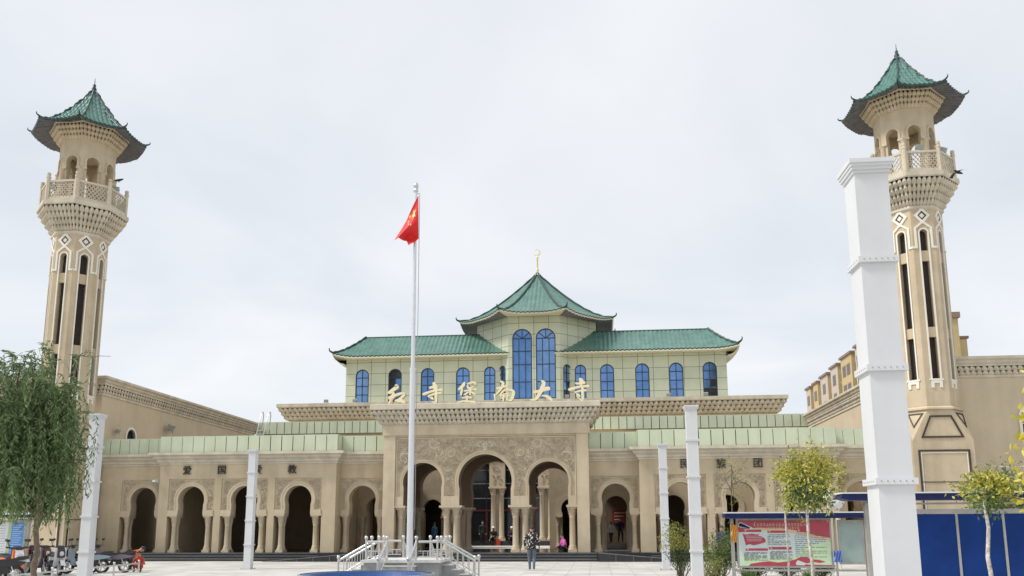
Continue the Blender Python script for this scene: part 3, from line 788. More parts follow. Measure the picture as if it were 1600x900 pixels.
# octagonal pavilion roof
def octa_roof(cx, cy, Rr, EZ, AZ, pitch, amp, pw_, curl, cl, nv, steps, hr, tip, parent, tilem, soffit_r, soffit_z, soffit_mats, fascia=.2, rot=pi/8, roofname='roof'):
    rf = MB(); rd = MB(); ev = MB()
    V = [Vector((cx+Rr*cos(rot+k*pi/4), cy+Rr*sin(rot+k*pi/4), EZ)) for k in range(8)]; ap = Vector((cx, cy, AZ))
    for k in range(8):
        a, b = V[k], V[(k+1) % 8]
        g = tile_slope(rf, a, b, ap, ap, pitch, amp, pw_, curl, curl, cl, nv, steps)
        hip(rd, [row[0]+Vector((0, 0, hr*.5)) for row in g], hr, tip)
        row = g[0]; st = max(1, len(row)//40); R_ = row[::st]+([row[-1]] if (len(row)-1) % st else [])
        ia, ib = [Vector((cx+soffit_r*cos(rot+q*pi/4), cy+soffit_r*sin(rot+q*pi/4), soffit_z)) for q in (k, k+1)]
        inn = lambda p, t: Vector((cx, cy, 0))+(Vector((p.x, p.y, 0))-Vector((cx, cy, 0)))*t+Vector((0, 0, p.z))
        lo = [inn(p, .995)-Vector((0, 0, .09)) for p in R_]; lo2 = [inn(p, .985)-Vector((0, 0, fascia)) for p in R_]
        ev.grid([R_, lo], 2, True); ev.grid([lo, lo2], 0, True)
        gg = []
        for q in range(7):
            t = q/6; gg.append([p.lerp(ia.lerp(ib, j/(len(R_)-1)), t)-Vector((0, 0, .25*sin(pi*t)*fascia)) for j, p in enumerate(lo2)])
        mi = 1 if (V[k].y+V[(k+1) % 8].y)/2 > cy-Rr*.8 else 0
        ev.grid(gg, mi, True)
        # rafters under the eave
        for q in range(1, 8):
            t = q/8; p0 = lo2[int(t*(len(lo2)-1))]; p1 = ia.lerp(ib, t)
            if soffit_mats[1] == 'soffit' and Rr < 5: ev.tube([p0-Vector((0, 0, .02)), p1-Vector((0, 0, .03))], .03, 4, 1, False, False)
    o = rf.build(roofname, tilem, parent); rd.build('ridge', 'ridge', o); ev.build('eave', soffit_mats, o)
    return o
tr = octa_roof(TC[0], TC[1], 8.35, 21.92, 28.0, .42, .095, 1.42, .38, 2.4, 16, 0, .11, .6, mosque, 'tile', 6.6, 21.95, ['cove', 'soffit', 'ridge'], .22)
fi = MB()
fi.lathe([(.35, 0), (.3, .12), (.12, .3), (.1, .45), (.22, .6), (.1, .75), (.11, .8), (.1, 1.9), (.16, 2.0), (.06, 2.1), (.03, 2.2)], 14, (TC[0], TC[1], 27.85))
cm = plane_y(TC[1]+.03); po = []
for k in range(25): a = R(-150)+R(300)*k/24; po.append((TC[0]-.02+.36*cos(a+pi*0), 30.35+.36*sin(a)))
outer = [(TC[0]+.36*cos(R(135)-R(290)*k/24), 30.38+.36*sin(R(135)-R(290)*k/24)) for k in range(25)]
inner = [(TC[0]-.09+.29*cos(R(125)-R(270)*k/24), 30.42+.29*sin(R(125)-R(270)*k/24)) for k in range(25)]
for k in range(24):
    fi.prism([outer[k], outer[k+1], inner[k+1], inner[k]], -.05, .05, cm)
fi.build('crescent_finial', 'gold', mosque)
# ------------------------------------------------------------------ side halls
def side_hall(s, label):
    h = thing('side_hall', label, 'building', (0, 0, 0))
    w = MB(); x0, x1 = s*22.99, s*48
    a, b = sorted((x0, x1))
    if s > 0:
        segs = chain([(x0, 23.9), (x0, 1.62), (x1, 1.62)])
    else:
        segs = chain([(x1, 1.62), (x0, 1.62), (x0, 23.9)])
    HT = 10.5
    for f in segs:
        # wall with one small arched window near the front corner
        L = f.L; mp = (lambda f, L: lambda u, z, d=0: tuple(Vector(f(u/L, z, 0))+(Vector(f(.5, z, 1))-Vector(f(.5, z, 0)))*(d if abs(d) < .3 else d)))(f, L)
        n = fnorm(f)
        pos = [3.35, 11.5, 19.0] if abs(n.x) > .5 else [5.8, 10.5, 15.0, 20]
        if abs(n.x) > .5 and s > 0: pos = [L-q for q in pos]
        if abs(n.x) < .5 and s < 0: pos = [L-q for q in pos]
        pos = sorted(pos); e = [0]+[(p+q)/2 for p, q in zip(pos[:-1], pos[1:])]+[L]
        hw, apx, zb = (.5, 7.85, 6.3)
        for i, u in enumerate(pos):
            pr = arch_profile(hw, apx-hw, hw, zb, 14)
            arch_wall(w, mp, e[i], e[i+1], 0, HT, u, pr, -.3, 0, 0, 0, sill=True)
            wi = MB(); ring(wi, mp, u, arch_profile(hw-.02, apx-hw, hw-.02, zb, 14), arch_profile(hw+.13, apx-hw, hw+.13, zb, 14), -.05, .06, 0)
            wi.prism([(u-hw-.13, zb-.12), (u+hw+.13, zb-.12), (u+hw+.13, zb), (u-hw-.13, zb)], -.05, .08, mp, 0)
            wo = wi.build('window', 'trim', h)
            pn = MB(); pts = [(u-q, z) for q, z in pr]+[(u+q, z) for q, z in pr[::-1]]
            pn.face([mp(a_, z, -.2) for a_, z in pts]); pn.build('pane', 'glass_dark', wo)
    w.face([(x0, 1.62, HT-.1), (x1, 1.62, HT-.1), (x1, 24, HT-.1), (x0, 24, HT-.1)])
    w.build('wall', 'hall', h)
    c = MB()
    muqarnas(c, segs, [(9.62, 9.84, .03, .12), (9.84, 10.08, .10, .22)], .3)
    sweep(c, segs, [(.10, 10.08), (.24, 10.08), (.24, 10.18), (.34, 10.26), (.34, 10.36), (.46, 10.44), (.46, 10.58), (-.2, 10.6)], 0, False)
    sweep(c, segs, [(0, 9.48), (.06, 9.5), (.06, 9.62)], 0, False)
    c.build('cornice', 'cornice', h)
    return h
side_hall(-1, 'tan side hall with sloping cornice line behind the minaret and willow')
side_hall(1, 'tan side hall with niche cornice behind the blue noticeboard')

# ------------------------------------------------------------------ minarets
def minaret(cx, cy, sgn, label):
    t = thing('minaret', label, 'minaret', (cx, cy, 0), 0, 'pair of minarets')
    # square foot broached to an octagon
    b = MB(); a = 1.475
    sq = [(-a, -a), (a, -a), (a, a), (-a, a)]
    for i in range(4):
        p, q = sq[i], sq[(i+1) % 4]
        b.face([(*p, 0), (*q, 0), (*q, 5.9), (*p, 5.9)])
    ap = 1.42; hw = ap*math.tan(pi/8); Z1 = 7.5
    for i in range(4):
        r_ = Matrix.Rotation(i*pi/2, 3, 'Z')
        T = lambda x, y, z: tuple(r_ @ Vector((x, y, z)))
        b.face([T(-a, -a, 5.9), T(a, -a, 5.9), T(hw, -ap, Z1), T(-hw, -ap, Z1)])
        b.face([T(a, -a, 5.9), T(ap, -hw, Z1), T(hw, -ap, Z1)])
    b.build('foot', 'tan', t)
    # dark frames on the foot
    d = MB()
    for i in range(4):
        r_ = Matrix.Rotation(i*pi/2, 3, 'Z')
        f1 = lambda u, z, dd=0: tuple(r_ @ Vector((u, -a-dd, z)))
        sl = (a-ap)/(Z1-5.9)
        f2 = lambda u, z, dd=0: tuple(r_ @ Vector((u, -a-dd+sl*(z-5.9), z)))
        d.strip([(-1.2, .5), (-1.2, 5.42), (1.2, 5.42), (1.2, .5)], .07, 0, .05, f1)
        d.strip([(-1.1, .5), (-1.1, 5.3), (1.1, 5.3), (1.1, .5)], .04, 0, .03, f1, 1)
        d.strip([(-1.16, 3.85), (1.16, 3.85)], .035, 0, .03, f1); d.strip([(-1.16, 2.2), (1.16, 2.2)], .035, 0, .03, f1)
        d.strip([(-.97, 6.1), (.97, 6.1), (.50, 7.15), (-.50, 7.15)], .08, .005, .05, f2, 0, True)
        # corner triangles
        A, B, C = Vector((a, -a, 5.9)), Vector((ap, -hw, Z1)), Vector((hw, -ap, Z1))
        nn = (B-A).cross(C-A).normalized(); nn = nn if nn.x > 0 else -nn
        mid = (B+C)/2; ex = (B-C).normalized(); ey = (mid-A).normalized()
        f3 = lambda u, z, dd=0: tuple(r_ @ (mid+ex*u-ey*z+nn*dd))
        d.strip([(-.36, .22), (.36, .22), (0, .95)], .06, .0, .04, f3, 0, True)
    d.build('frame_moulding', ['darktrim', 'trim'], t)
    AP_ = 1.37; F = octa(0, 0, AP_); HW = AP_*math.tan(pi/8)
    fl = lambda f: (lambda u, z, dd=0: tuple(Vector(f(u/f.L+.5, z, 0))+(Vector(f(.5, z, 1))-Vector(f(.5, z, 0)))*dd))
    sh = MB()
    sweep(sh, octa(0, 0, 1.42), [(0, 7.5), (.12, 7.5), (.12, 7.58), (-.02, 7.68)], 0, False)
    for f in F:
        mp = fl(f)
        segs = [(7.6, 9.1, None), (9.1, 11.27, 'o'), (11.27, 11.8, 'b'), (11.8, 15.34, 'o'), (15.34, 15.9, 'b')]
        sw = .2
        for z0, z1, k in segs:
            if k is None: sh.face([mp(-HW, z0), mp(HW, z0), mp(HW, z1), mp(-HW, z1)]); continue
            for s in (-1, 1):
                sh.face([mp(s*HW, z0), mp(s*sw, z0), mp(s*sw, z1), mp(s*HW, z1)])
                sh.face([mp(s*sw, z0), mp(s*sw, z0, -.28), mp(s*sw, z1, -.28), mp(s*sw, z1)])
            if k == 'b':
                sh.prism([(-sw, z0), (sw, z0), (sw, z1), (-sw, z1)], -.2, -.06, mp)
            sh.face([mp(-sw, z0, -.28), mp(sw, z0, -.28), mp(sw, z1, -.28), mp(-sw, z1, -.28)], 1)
        arch_wall(sh, mp, -HW, HW, 15.9, 18.2, 0, arch_profile(sw, 16.85, sw, 15.9, 10), -.28, 0, 0, 0, back=False)
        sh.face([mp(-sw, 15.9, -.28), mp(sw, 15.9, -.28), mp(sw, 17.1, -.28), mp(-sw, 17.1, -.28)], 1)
    sh.build('shaft', ['tan', 'dark'], t)
    tm = MB()
    for f in F:
        mp = fl(f)
        pr = arch_profile(.2, 16.85, .2, 9.07, 10); po = arch_profile(.265, 16.85, .265, 9.07, 10)
        ring(tm, mp, 0, pr, po, 0, .05)
        tm.prism([(-.34, 9.0), (.34, 9.0), (.34, 9.08), (-.34, 9.08)], 0, .06, mp)
        for s in (-1, 1):
            u0, u1 = sorted((s*.13, s*.27)); tm.prism([(u0, 8.62), (u1, 8.62), (u1, 9.0), (u0, 9.0)], 0, .05, mp)
            tm.strip([(s*HW, 16.06), (s*.40, 16.06), (s*.40, 17.12), (0, 17.46), (-s*.29, 17.77)], .105, 0, .05, mp)
        tm.prism([(-.13, 8.86), (.13, 8.86), (.13, 9.0), (-.13, 9.0)], 0, .05, mp)
        tm.strip([(0, 17.44), (.32, 17.8), (0, 18.16), (-.32, 17.8)], .13, 0, .055, mp, 0, True)
        tm.prism([(0, 17.66), (.13, 17.8), (0, 17.94), (-.13, 17.8)], 0, .04, mp)
        tm.strip([(0, 17.58), (.2, 17.8), (0, 18.02), (-.2, 17.8)], .05, 0, .03, mp, 1, True)
    tm.build('ornament_trim', ['trim', 'darktrim'], t)
    # corbelled balcony
    bl = MB(); O = octa(0, 0, AP_)
    sweep(bl, O, [(0, 18.12), (.1, 18.2), (.1, 18.32), (-.02, 18.42)], 0, False)
    muqarnas(bl, O, [(18.36, 18.68, .02, .24), (18.68, 19.0, .2, .44), (19.0, 19.32, .4, .64), (19.32, 19.64, .6, .82)], .17)
    sweep(bl, O, [(.6, 19.64), (.86, 19.64), (.90, 19.7), (.90, 19.92), (.3, 19.96)], 0, False)
    bl.lathe([(2.2, 19.9), (2.2, 19.94)], 8, rot=pi/8, smooth=False)
    bl.build('balcony', 'cornice', t)
    ra = MB(); Rr = 2.08; O2 = octa(0, 0, Rr)
    for f in O2:
        mp = fl(f); L2 = f.L/2
        ra.box(-.07, .07, -.07, .07, 0, 1, mp=lambda x, y, z: (0, 0, 0)) if False else None
        for z0, z1 in ((19.94, 20.12), (21.0, 21.12)):
            ra.prism([(-L2, z0), (L2, z0), (L2, z1), (-L2, z1)], -.05, .05, mp)
        e = L2-.13
        n = 7; p = 2*e/n
        for k in range(-n, n+1):
            for s in (-1, 1):
                # diagonal bars clipped to the panel
                za, zb = 20.12, 21.0; u0 = k*p*1.0; u1 = u0+s*(zb-za)*.8
                pts = []
                q0, q1 = (u0, za), (u1, zb)
                t0, t1 = 0, 1
                du = u1-u0
                for lim in (-e, e):
                    if du != 0:
                        tt = (lim-u0)/du
                        if (du > 0) == (lim > 0): t1 = min(t1, tt)
                        else: t0 = max(t0, tt)
                if t1-t0 > .04:
                    ra.strip([(u0+du*t0, za+(zb-za)*t0), (u0+du*t1, za+(zb-za)*t1)], .042, -.02, .02, mp)
        for s in (-1, 1):
            u0, u1 = sorted((s*e, s*L2)); ra.prism([(u0, 20.0), (u1, 20.0), (u1, 21.1), (u0, 21.1)], -.07, .07, mp)
    for k in range(8):
        r2 = Rr/cos(pi/8); c = (r2*cos(pi/8+k*pi/4), r2*sin(pi/8+k*pi/4), 0)
        ra.lathe([(.105, 19.96), (.105, 21.22), (.13, 21.26), (.13, 21.34), (.07, 21.40), (.11, 21.44), (.11, 21.56), (.04, 21.6)], 8, c, rot=k*pi/4, smooth=False)
    ra.build('balustrade', 'rail_stone', t)
    # lantern
    la = MB(); OL = octa(0, 0, 1.40)
    for f in OL:
        mp = fl(f); L2 = f.L/2
        arch_wall(la, mp, -L2, L2, 19.94, 24.0, 0, arch_profile(.33, 22.55, .30, 19.94, 14), -.3, 0, 0, 0)
        ring(la, mp, 0, arch_profile(.33, 22.55, .32, 22.15, 14), arch_profile(.45, 22.55, .45, 22.15, 14), 0, .06)
        la.prism([(.30, 22.08), (L2, 22.08), (L2, 22.2), (.30, 22.2)], -.02, .09, mp); la.prism([(-L2, 22.08), (-.30, 22.08), (-.30, 22.2), (-L2, 22.2)], -.02, .09, mp)
    la.lathe([(1.0, 23.3), (1.0, 23.4)], 8, rot=pi/8)
    la.build('lantern', 'tan2', t)
    ca = MB()
    for k in range(8):
        r2 = 1.37/cos(pi/8); c = (r2*cos(pi/8+k*pi/4), r2*sin(pi/8+k*pi/4), 0)
        ca.lathe([(.2, 19.95), (.2, 20.9), (.165, 20.95), (.15, 21.0), (.15, 22.0), (.19, 22.08)], 10, c)
    ca.build('lantern_columns', 'tan2', t)
    mq = MB(); OM = octa(0, 0, 1.44)
    sweep(mq, OM, [(-.04, 23.86), (.06, 23.88), (.06, 23.96)], 0, False)
    muqarnas(mq, OM, [(23.92, 24.16, .04, .2), (24.16, 24.4, .18, .36), (24.4, 24.64, .34, .5)], .17)
    sweep(mq, OM, [(.34, 24.64), (.54, 24.64), (.58, 24.7), (.58, 24.86), (-.5, 24.9)], 0, False)
    mq.build('eave_corbels', 'tan2', t)
    octa_roof(0, 0, 3.1, 24.42, 27.75, .24, .06, 1.45, .17, .9, 45, 11, .055, .32, t, 'tile2', 1.8, 24.86, ['ridge', 'soffit', 'ridge'], .12)
    fn = MB()
    fn.lathe([(.16, 27.5), (.2, 27.6), (.1, 27.7), (.15, 27.8), (.07, 27.95), (.1, 28.03), (.03, 28.15), (.012, 28.5)], 10)
    fn.build('finial', 'ridge', t)
    return t
minaret(-23.68, -.65, -1, 'tan minaret with green tiled cap rising behind the willow tree')
minaret(23.25, .63, 1, 'tan minaret with green tiled cap rising beside the tall white pillar')

# ------------------------------------------------------------------ signs
GS = thing('rooftop_sign', 'row of six gilded calligraphy characters standing along the portal cornice', 'sign', (0, -.25, 8.3))
def U(px, py, Yp):
    d = fw*1+rt2*((px-800)/1307.4)-up2*((py-599.7)/1307.4)
    return CAM_LOC+d*((Yp-CAM_LOC.y)/d.y)
def brush(mb, strokes, org, k, cx, cy, mp, e0, e1):
    """each stroke: list of (x, y, width) in its own scale"""
    for si, st in enumerate(strokes):
        d0, d1 = e0-.004*si, e1+.005*si
        P = [Vector(((x-cx)*k, (cy-y)*k)) for x, y, w in st]; W = [w*k*1.04 for x, y, w in st]
        # resample smoothly
        pts = []; ws = []
        for i in range(len(P)-1):
            p0 = P[max(0, i-1)]; p1 = P[i]; p2 = P[i+1]; p3 = P[min(len(P)-1, i+2)]
            for q in range(5):
                t = q/5
                pts.append(.5*((2*p1)+(p2-p0)*t+(2*p0-5*p1+4*p2-p3)*t*t+(3*p1-p0-3*p2+p3)*t**3)); ws.append(W[i]*(1-t)+W[i+1]*t)
        pts.append(P[-1]); ws.append(W[-1])
        L = []; Rr = []
        for i in range(len(pts)):
            t = (pts[min(i+1, len(pts)-1)]-pts[max(i-1, 0)]).normalized(); n = Vector((-t.y, t.x))
            w = ws[i]/2*(.55 if i in (0, len(pts)-1) else 1)
            L.append(pts[i]+n*w); Rr.append(pts[i]-n*w)
        for i in range(len(pts)-1):
            q = [Rr[i], Rr[i+1], L[i+1], L[i]]
            mb.face([mp(p.x, p.y, d1) for p in q], 0)
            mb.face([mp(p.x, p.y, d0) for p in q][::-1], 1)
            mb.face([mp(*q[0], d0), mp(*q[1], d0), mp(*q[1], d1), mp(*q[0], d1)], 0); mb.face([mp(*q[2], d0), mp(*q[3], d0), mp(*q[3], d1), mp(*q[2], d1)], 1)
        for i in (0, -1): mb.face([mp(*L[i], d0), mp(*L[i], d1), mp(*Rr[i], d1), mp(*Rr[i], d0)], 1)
SI = [[(485, 172, 12), (497, 200, 34), (500, 232, 24)], [(452, 216, 12), (490, 208, 20), (522, 213, 22)], [(400, 266, 16), (480, 242, 15), (560, 230, 18)],
      [(442, 284, 14), (500, 262, 13), (552, 256, 13)], [(512, 215, 14), (510, 265, 19), (509, 312, 18), (506, 336, 14), (478, 322, 6)], [(462, 290, 12), (478, 298, 18), (490, 304, 8)]]
SI2 = [[(1290, 150, 50), (1345, 220, 100), (1310, 320, 80)], [(1190, 265, 30), (1300, 275, 50), (1440, 255, 60)], [(1020, 425, 60), (1250, 365, 50), (1400, 345, 45), (1530, 345, 50)],
       [(1170, 495, 40), (1330, 450, 36), (1460, 445, 40)], [(1360, 330, 50), (1362, 520, 62), (1365, 640, 60), (1340, 690, 40), (1210, 585, 14)], [(1215, 530, 40), (1270, 570, 60), (1315, 600, 20)]]
HONG = [[(345, 235, 50), (400, 300, 130), (260, 405, 100), (120, 490, 50)], [(130, 490, 40), (270, 470, 60), (300, 530, 80), (210, 610, 70), (140, 615, 40)],
        [(150, 825, 40), (230, 700, 70), (320, 590, 50), (420, 535, 70), (600, 490, 50)], [(590, 490, 40), (645, 545, 70), (560, 640, 80), (440, 725, 70)],
        [(340, 735, 30), (500, 725, 110), (620, 765, 90), (690, 800, 30)], [(140, 660, 30), (200, 670, 60), (250, 650, 40)]]
BAO = [[(715, 190, 40), (690, 270, 100), (610, 360, 90), (520, 430, 40)], [(650, 380, 50), (625, 500, 70), (605, 610, 50)], [(790, 150+100, 20), (860, 235, 50), (990, 200, 50), (1060, 250, 60), (1030, 290, 20)],
       [(820, 270, 40), (830, 370, 60), (920, 380, 50), (1000, 330, 40)], [(690, 470, 30), (850, 450, 44), (1000, 420, 36), (1110, 440, 44)], [(900, 380, 60), (905, 500, 70), (890, 615, 40)],
       [(860, 500, 30), (770, 560, 60), (690, 590, 20)], [(930, 500, 30), (1000, 550, 60), (1070, 580, 16)], [(640, 690, 30), (780, 680, 50), (950, 690, 50)], [(740, 630, 30), (820, 660, 60), (950, 690, 40)],
       [(820, 620, 40), (810, 720, 60), (790, 790, 40)], [(510, 825, 30), (680, 790, 50), (860, 800, 60), (1075, 825, 40)]]
NAN = [[(335, 155, 40), (425, 215, 90), (400, 330, 80)], [(220, 375, 40), (380, 350, 60), (560, 290, 40)], [(400, 360, 60), (300, 470, 60), (190, 590, 40)], [(160, 550, 50), (172, 660, 50), (185, 770, 30)],
       [(510, 400, 50), (400, 500, 60), (325, 625, 50)], [(420, 470, 20), (600, 430, 40), (740, 480, 80), (735, 600, 90), (670, 760, 70), (520, 735, 16)], [(330, 640, 30), (430, 590, 40), (530, 540, 40)], [(335, 695, 30), (430, 650, 40), (530, 610, 40)], [(450, 540, 40), (440, 680, 60), (425, 800, 40)]]
DA = [[(130, 490, 50), (320, 470, 60), (440, 420, 85), (550, 410, 70)], [(335, 220, 30), (400, 270, 80), (360, 400, 100), (270, 580, 80), (190, 680, 60), (60, 692, 30)], [(345, 585, 16), (460, 605, 60), (540, 660, 80), (605, 725, 30)]]
first = True
for ch, k, cx, by, px in ((HONG, 20, 395, 830, 619.7), (SI, 5, 480, 336, 676), (BAO, 20, 800, 830, 730), (NAN, 20, 470, 800, 788.5), (DA, 16, 330, 725, 845.6), (SI2, 16, 1275, 695, 904.7)):
    P = U(px, 626, -.25); mb = MB(); kk = 1/k/29.0*1.02
    brush(mb, ch, None, kk, cx, by, lambda u, z, d: (P.x+u, -d, z+.06), -.12, .08)
    for q in (-.2, .2): mb.box(P.x+q-.015, P.x+q+.015, -.0, .03, -.02, .35, 1)
    mb.build('character', ['gold', 'goldside'], GS)
def slogan(text, xs, z, label, y=.10):
    t = thing('wall_sign', label, 'sign', (sum(xs)/4, y, z))
    for c, x in zip(text, xs):
        cu = bpy.data.curves.new('character', 'FONT'); cu.body = c; cu.size = .53; cu.extrude = .03; cu.align_x = 'CENTER'; cu.align_y = 'CENTER'; cu.offset = 0
        o = bpy.data.objects.new('character', cu); col.objects.link(o)
        dg = bpy.context.evaluated_depsgraph_get(); me = bpy.data.meshes.new_from_object(o.evaluated_get(dg))
        bpy.data.objects.remove(o); me.materials.clear(); me.materials.append(M['black'])
        xs_ = [v.co.x for v in me.vertices] or [0]; ys_ = [v.co.y for v in me.vertices] or [0]
        cx, cy = (min(xs_)+max(xs_))/2, (min(ys_)+max(ys_))/2
        for v in me.vertices: v.co = (v.co.x-cx+x-sum(xs)/4, -v.co.z, v.co.y-cy)
        n = bpy.data.objects.new('character', me); col.objects.link(n); n.parent = t
slogan('爱国爱教', (-16.71, -14.70, -12.65, -10.68), 4.90, 'black four character slogan above the arches near the willow side')
slogan('民族团结', (10.55, 12.44, 14.32, 16.2), 4.96, 'black four character slogan above the arches behind the yellow tree')

# ------------------------------------------------------------------ apartments behind
def apartment():
    t = thing('apartment_block', 'long ochre and mauve apartment block stepping away behind the right side hall', 'building', (45, 80, 0))
    def bay(y0, y1, x0, top, mats):
        w = MB(); w.box(x0, x0+14, y0, y1, 0, top, 0); w.box(x0+.02, x0+13.9, y0-.05, y0, 0, top-.01, 1)
        f = seg((x0, y1), (x0, y0)); f2 = seg((x0, y0), (x0+14, y0))
        o = w.build('wall', [mats, 'apt_y'], t, loc=(-45, -80, 0))
        r = MB(); r.box(x0-.25, x0+14.2, y0-.25, y1+.25, top, top+.35); r.build('roof', 'apt_roof', t, loc=(-45, -80, 0))
        for k in range(4):
            z = top-3.0-k*3.0
            L = y1-y0; us = (.5,) if L < 5 else (.3, .7)
            for u in us:
                b = MB(); mp = lambda s_, zz_, d=0: f(s_, zz_, d)
                b.prism([(u-.8/L, z), (u+.8/L, z), (u+.8/L, z+1.7), (u-.8/L, z+1.7)], -.02, .06, mp, 0)
                b.prism([(u-.6/L, z+.1), (u+.6/L, z+.1), (u+.6/L, z+1.5), (u-.6/L, z+1.5)], .0, .07, mp, 1)
                b.build('window', ['apt_roof', 'glass_dark'], t, loc=(-45, -80, 0))
            b = MB()
            b.box(x0+.5, x0+1.7, y0-.5, y0-.05, z-.15, z+.25, 1); b.box(x0+.55, x0+1.65, y0-.1, y0-.052, z+.25, z+1.6, 0)
            b.build('balcony', ['glass_dark', 'apt_y'], t, loc=(-45, -80, 0))
    ys = [76, 83, 90.5, 96.5, 103, 108, 113]
    tops = [28.2, 27.9, 27.5, 27.1, 26.8, 26.7, 26.5]
    for i in range(6):
        bay(ys[i]+1.8, ys[i+1]-.2, 45.0, tops[i], 'apt_g' if i % 3 != 1 else 'apt_y')
        w = MB(); w.box(46.6, 58, ys[i]-.2, ys[i]+1.8, 0, tops[i]-.6); w.build('wall', 'apt_y', t, loc=(-45, -80, 0))
apartment()
t = thing('apartment_block', 'ochre tower block end with brown coping showing beside the right minaret shaft', 'building', (50, 78, 0))
b = MB(); b.box(2, 6.85, -3, 12, 0, 30.6); b.build('wall', 'apt_y', t)
b = MB(); b.box(1.7, 7.1, -3.3, 12.3, 30.6, 31.4); b.build('roof', 'apt_roof', t)
# ------------------------------------------------------------------ white steel pillars
def pillar(x, y, label):
    t = thing('white_pillar', label, 'pillar', (x, y, 0), rnd.uniform(-.015, .015), 'white pillars lining the plaza')
    b = MB(); h = .15
    b.box(-h, h, -h, h, 0, 4.84); b.build('shaft', 'white', t)
    c = MB()
    for z, d, z2 in ((4.83, .015, 4.86), (4.86, .03, 4.89), (4.89, .04, 4.92), (4.92, .05, 4.96)): c.box(-h-d, h+d, -h-d, h+d, z, z2)
    c.build('cap', 'white', t)
    for z in (1, 2, 3, 4):
        f = MB(); d = .028
        f.box(-h-d, h+d, -h-d, h+d, z-.028, z+.028)
        for k in range(6):
            u = -.13+.052*k
            for s in (-1, 1):
                for ax in (0, 1):
                    p = [(u, s*(h+d+.0), z), (u, s*(h+d+.004), z)] if ax == 0 else [(s*(h+d), u, z), (s*(h+d+.004), u, z)]
                    f.tube(p, .0065, 6, 1, True, False)
        f.build('flange', ['white', 'greymetal'], t)
    p = MB(); p.box(-.24, .24, -.24, .24, 0, .02)
    for a in (-1, 1):
        for b_ in (-1, 1): p.tube([(a*.2, b_*.2, .02), (a*.2, b_*.2, .06)], .015, 6)
    p.build('base_plate', 'greymetal', t)
pillar(8.47, -36.84, 'tall white square pillar standing closest in front of the right minaret')
pillar(8.56, -21.15, 'white square pillar rising from the shrubs, taller of that close pair')
pillar(8.59, -10.45, 'white square pillar with its foot in view, just left of the shrubs')
pillar(-8.6, -21.55, 'white square pillar touching the willow leaves beside the parked scooters')
pillar(-8.58, -10.2, 'white square pillar before the left arcade with its foot in view')

# ------------------------------------------------------------------ flagpole, flag, plinth
fp = thing('flagpole', 'tall slender silver flagpole rising from the railed plinth', 'flagpole', (0, -18.07, .7))
p = MB(); p.tube([(0, 0, 0), (0, 0, 3), (0, 0, 6.05)], [.108, .1, .092], 16); p.tube([(0, 0, 6.05), (0, 0, 9.5), (0, 0, 12.2)], [.068, .058, .046], 16)
p.tube([(0, 0, 6.02), (0, 0, 6.12)], .1, 16); p.build('pole', 'pole', fp)
p = MB(); p.lathe([(.05, 12.2), (.085, 12.24), (.085, 12.3), (.05, 12.33), (.08, 12.38), (.095, 12.45), (.07, 12.53), (.0, 12.56)], 14); p.build('ball_top', 'steel', fp)
p = MB(); p.tube([(.14, -.02, 12.1), (.15, -.02, 6), (.15, -.02, .9)], .011, 5, 0); p.tube([(0, 0, 12.15), (.15, -.02, 12.15)], .012, 5); p.build('halyard', 'greymetal', fp)
fl_ = thing('flag', 'red flag with yellow stars hanging limp from the top of the flagpole', 'flag', (.13, -18.24, 11.2))
f = MB(); A, B, C, D = Vector((0, 0, 1.53)), Vector((-.80, 0, -.06)), Vector((-.26, 0, -.26)), Vector((.03, 0, 0))
def fpt(s, t):
    P = A*(1-s)*(1-t)+B*s*(1-t)+C*s*t+D*(1-s)*t
    P = Vector(P); P.y = .13*sin(9*(t*.9+s*.35))*min(1, s*2.2)*(.4+.6*(1-t*.3))+.04*sin(17*t+5*s)*s
    P.z += .17*sin(pi*t)*s**3-.06*sin(pi*s)*(1-t)
    P.x += -.05*sin(pi*s)*(1-t)+.03*sin(11*t)*s
    return P
f.grid([[fpt(i/40, j/40) for j in range(41)] for i in range(41)], 0, True)
fo = f.build('cloth', 'red', fl_)
for cs, ct, r in ((.20, .26, .155), (.36, .1, .055), (.44, .2, .055), (.44, .34, .055), (.36, .45, .055)):
    st = MB()
    for side in (-1, 1):
        pts = []
        for k in range(10):
            a = pi/2+k*pi/5; q = r if k % 2 == 0 else r*.42
            P = fpt(min(1, max(0, cs+q*cos(a)*.67)), min(1, max(0, ct-q*sin(a)))); P.y += side*.009; pts.append(P)
        c = fpt(cs, ct); c.y += side*.009
        for k in range(10): st.face([c, pts[k], pts[(k+1) % 10]])
    st.build('star', 'yellow', fo)
pl = thing('flag_plinth', 'grey stone plinth with four railed stair flights under the flagpole', 'plinth', (0, -18.1, 0))
b = MB(); b.box(-1.15, 1.15, -1.15, 1.15, 0, .62, 0); b.build('base', 'stonegrey', pl)
b = MB(); b.box(-1.22, 1.22, -1.22, 1.22, .62, .70, 0); b.build('top_slab', 'stonelight', pl)
def post(mb, x, y, z, h=.60, r=.032):
    mb.tube([(x, y, z), (x, y, z+h)], r, 10); mb.lathe([(.02, 0), (.05, .03), (.058, .07), (.045, .11), (.0, .125)], 10, (x, y, z+h-.005))
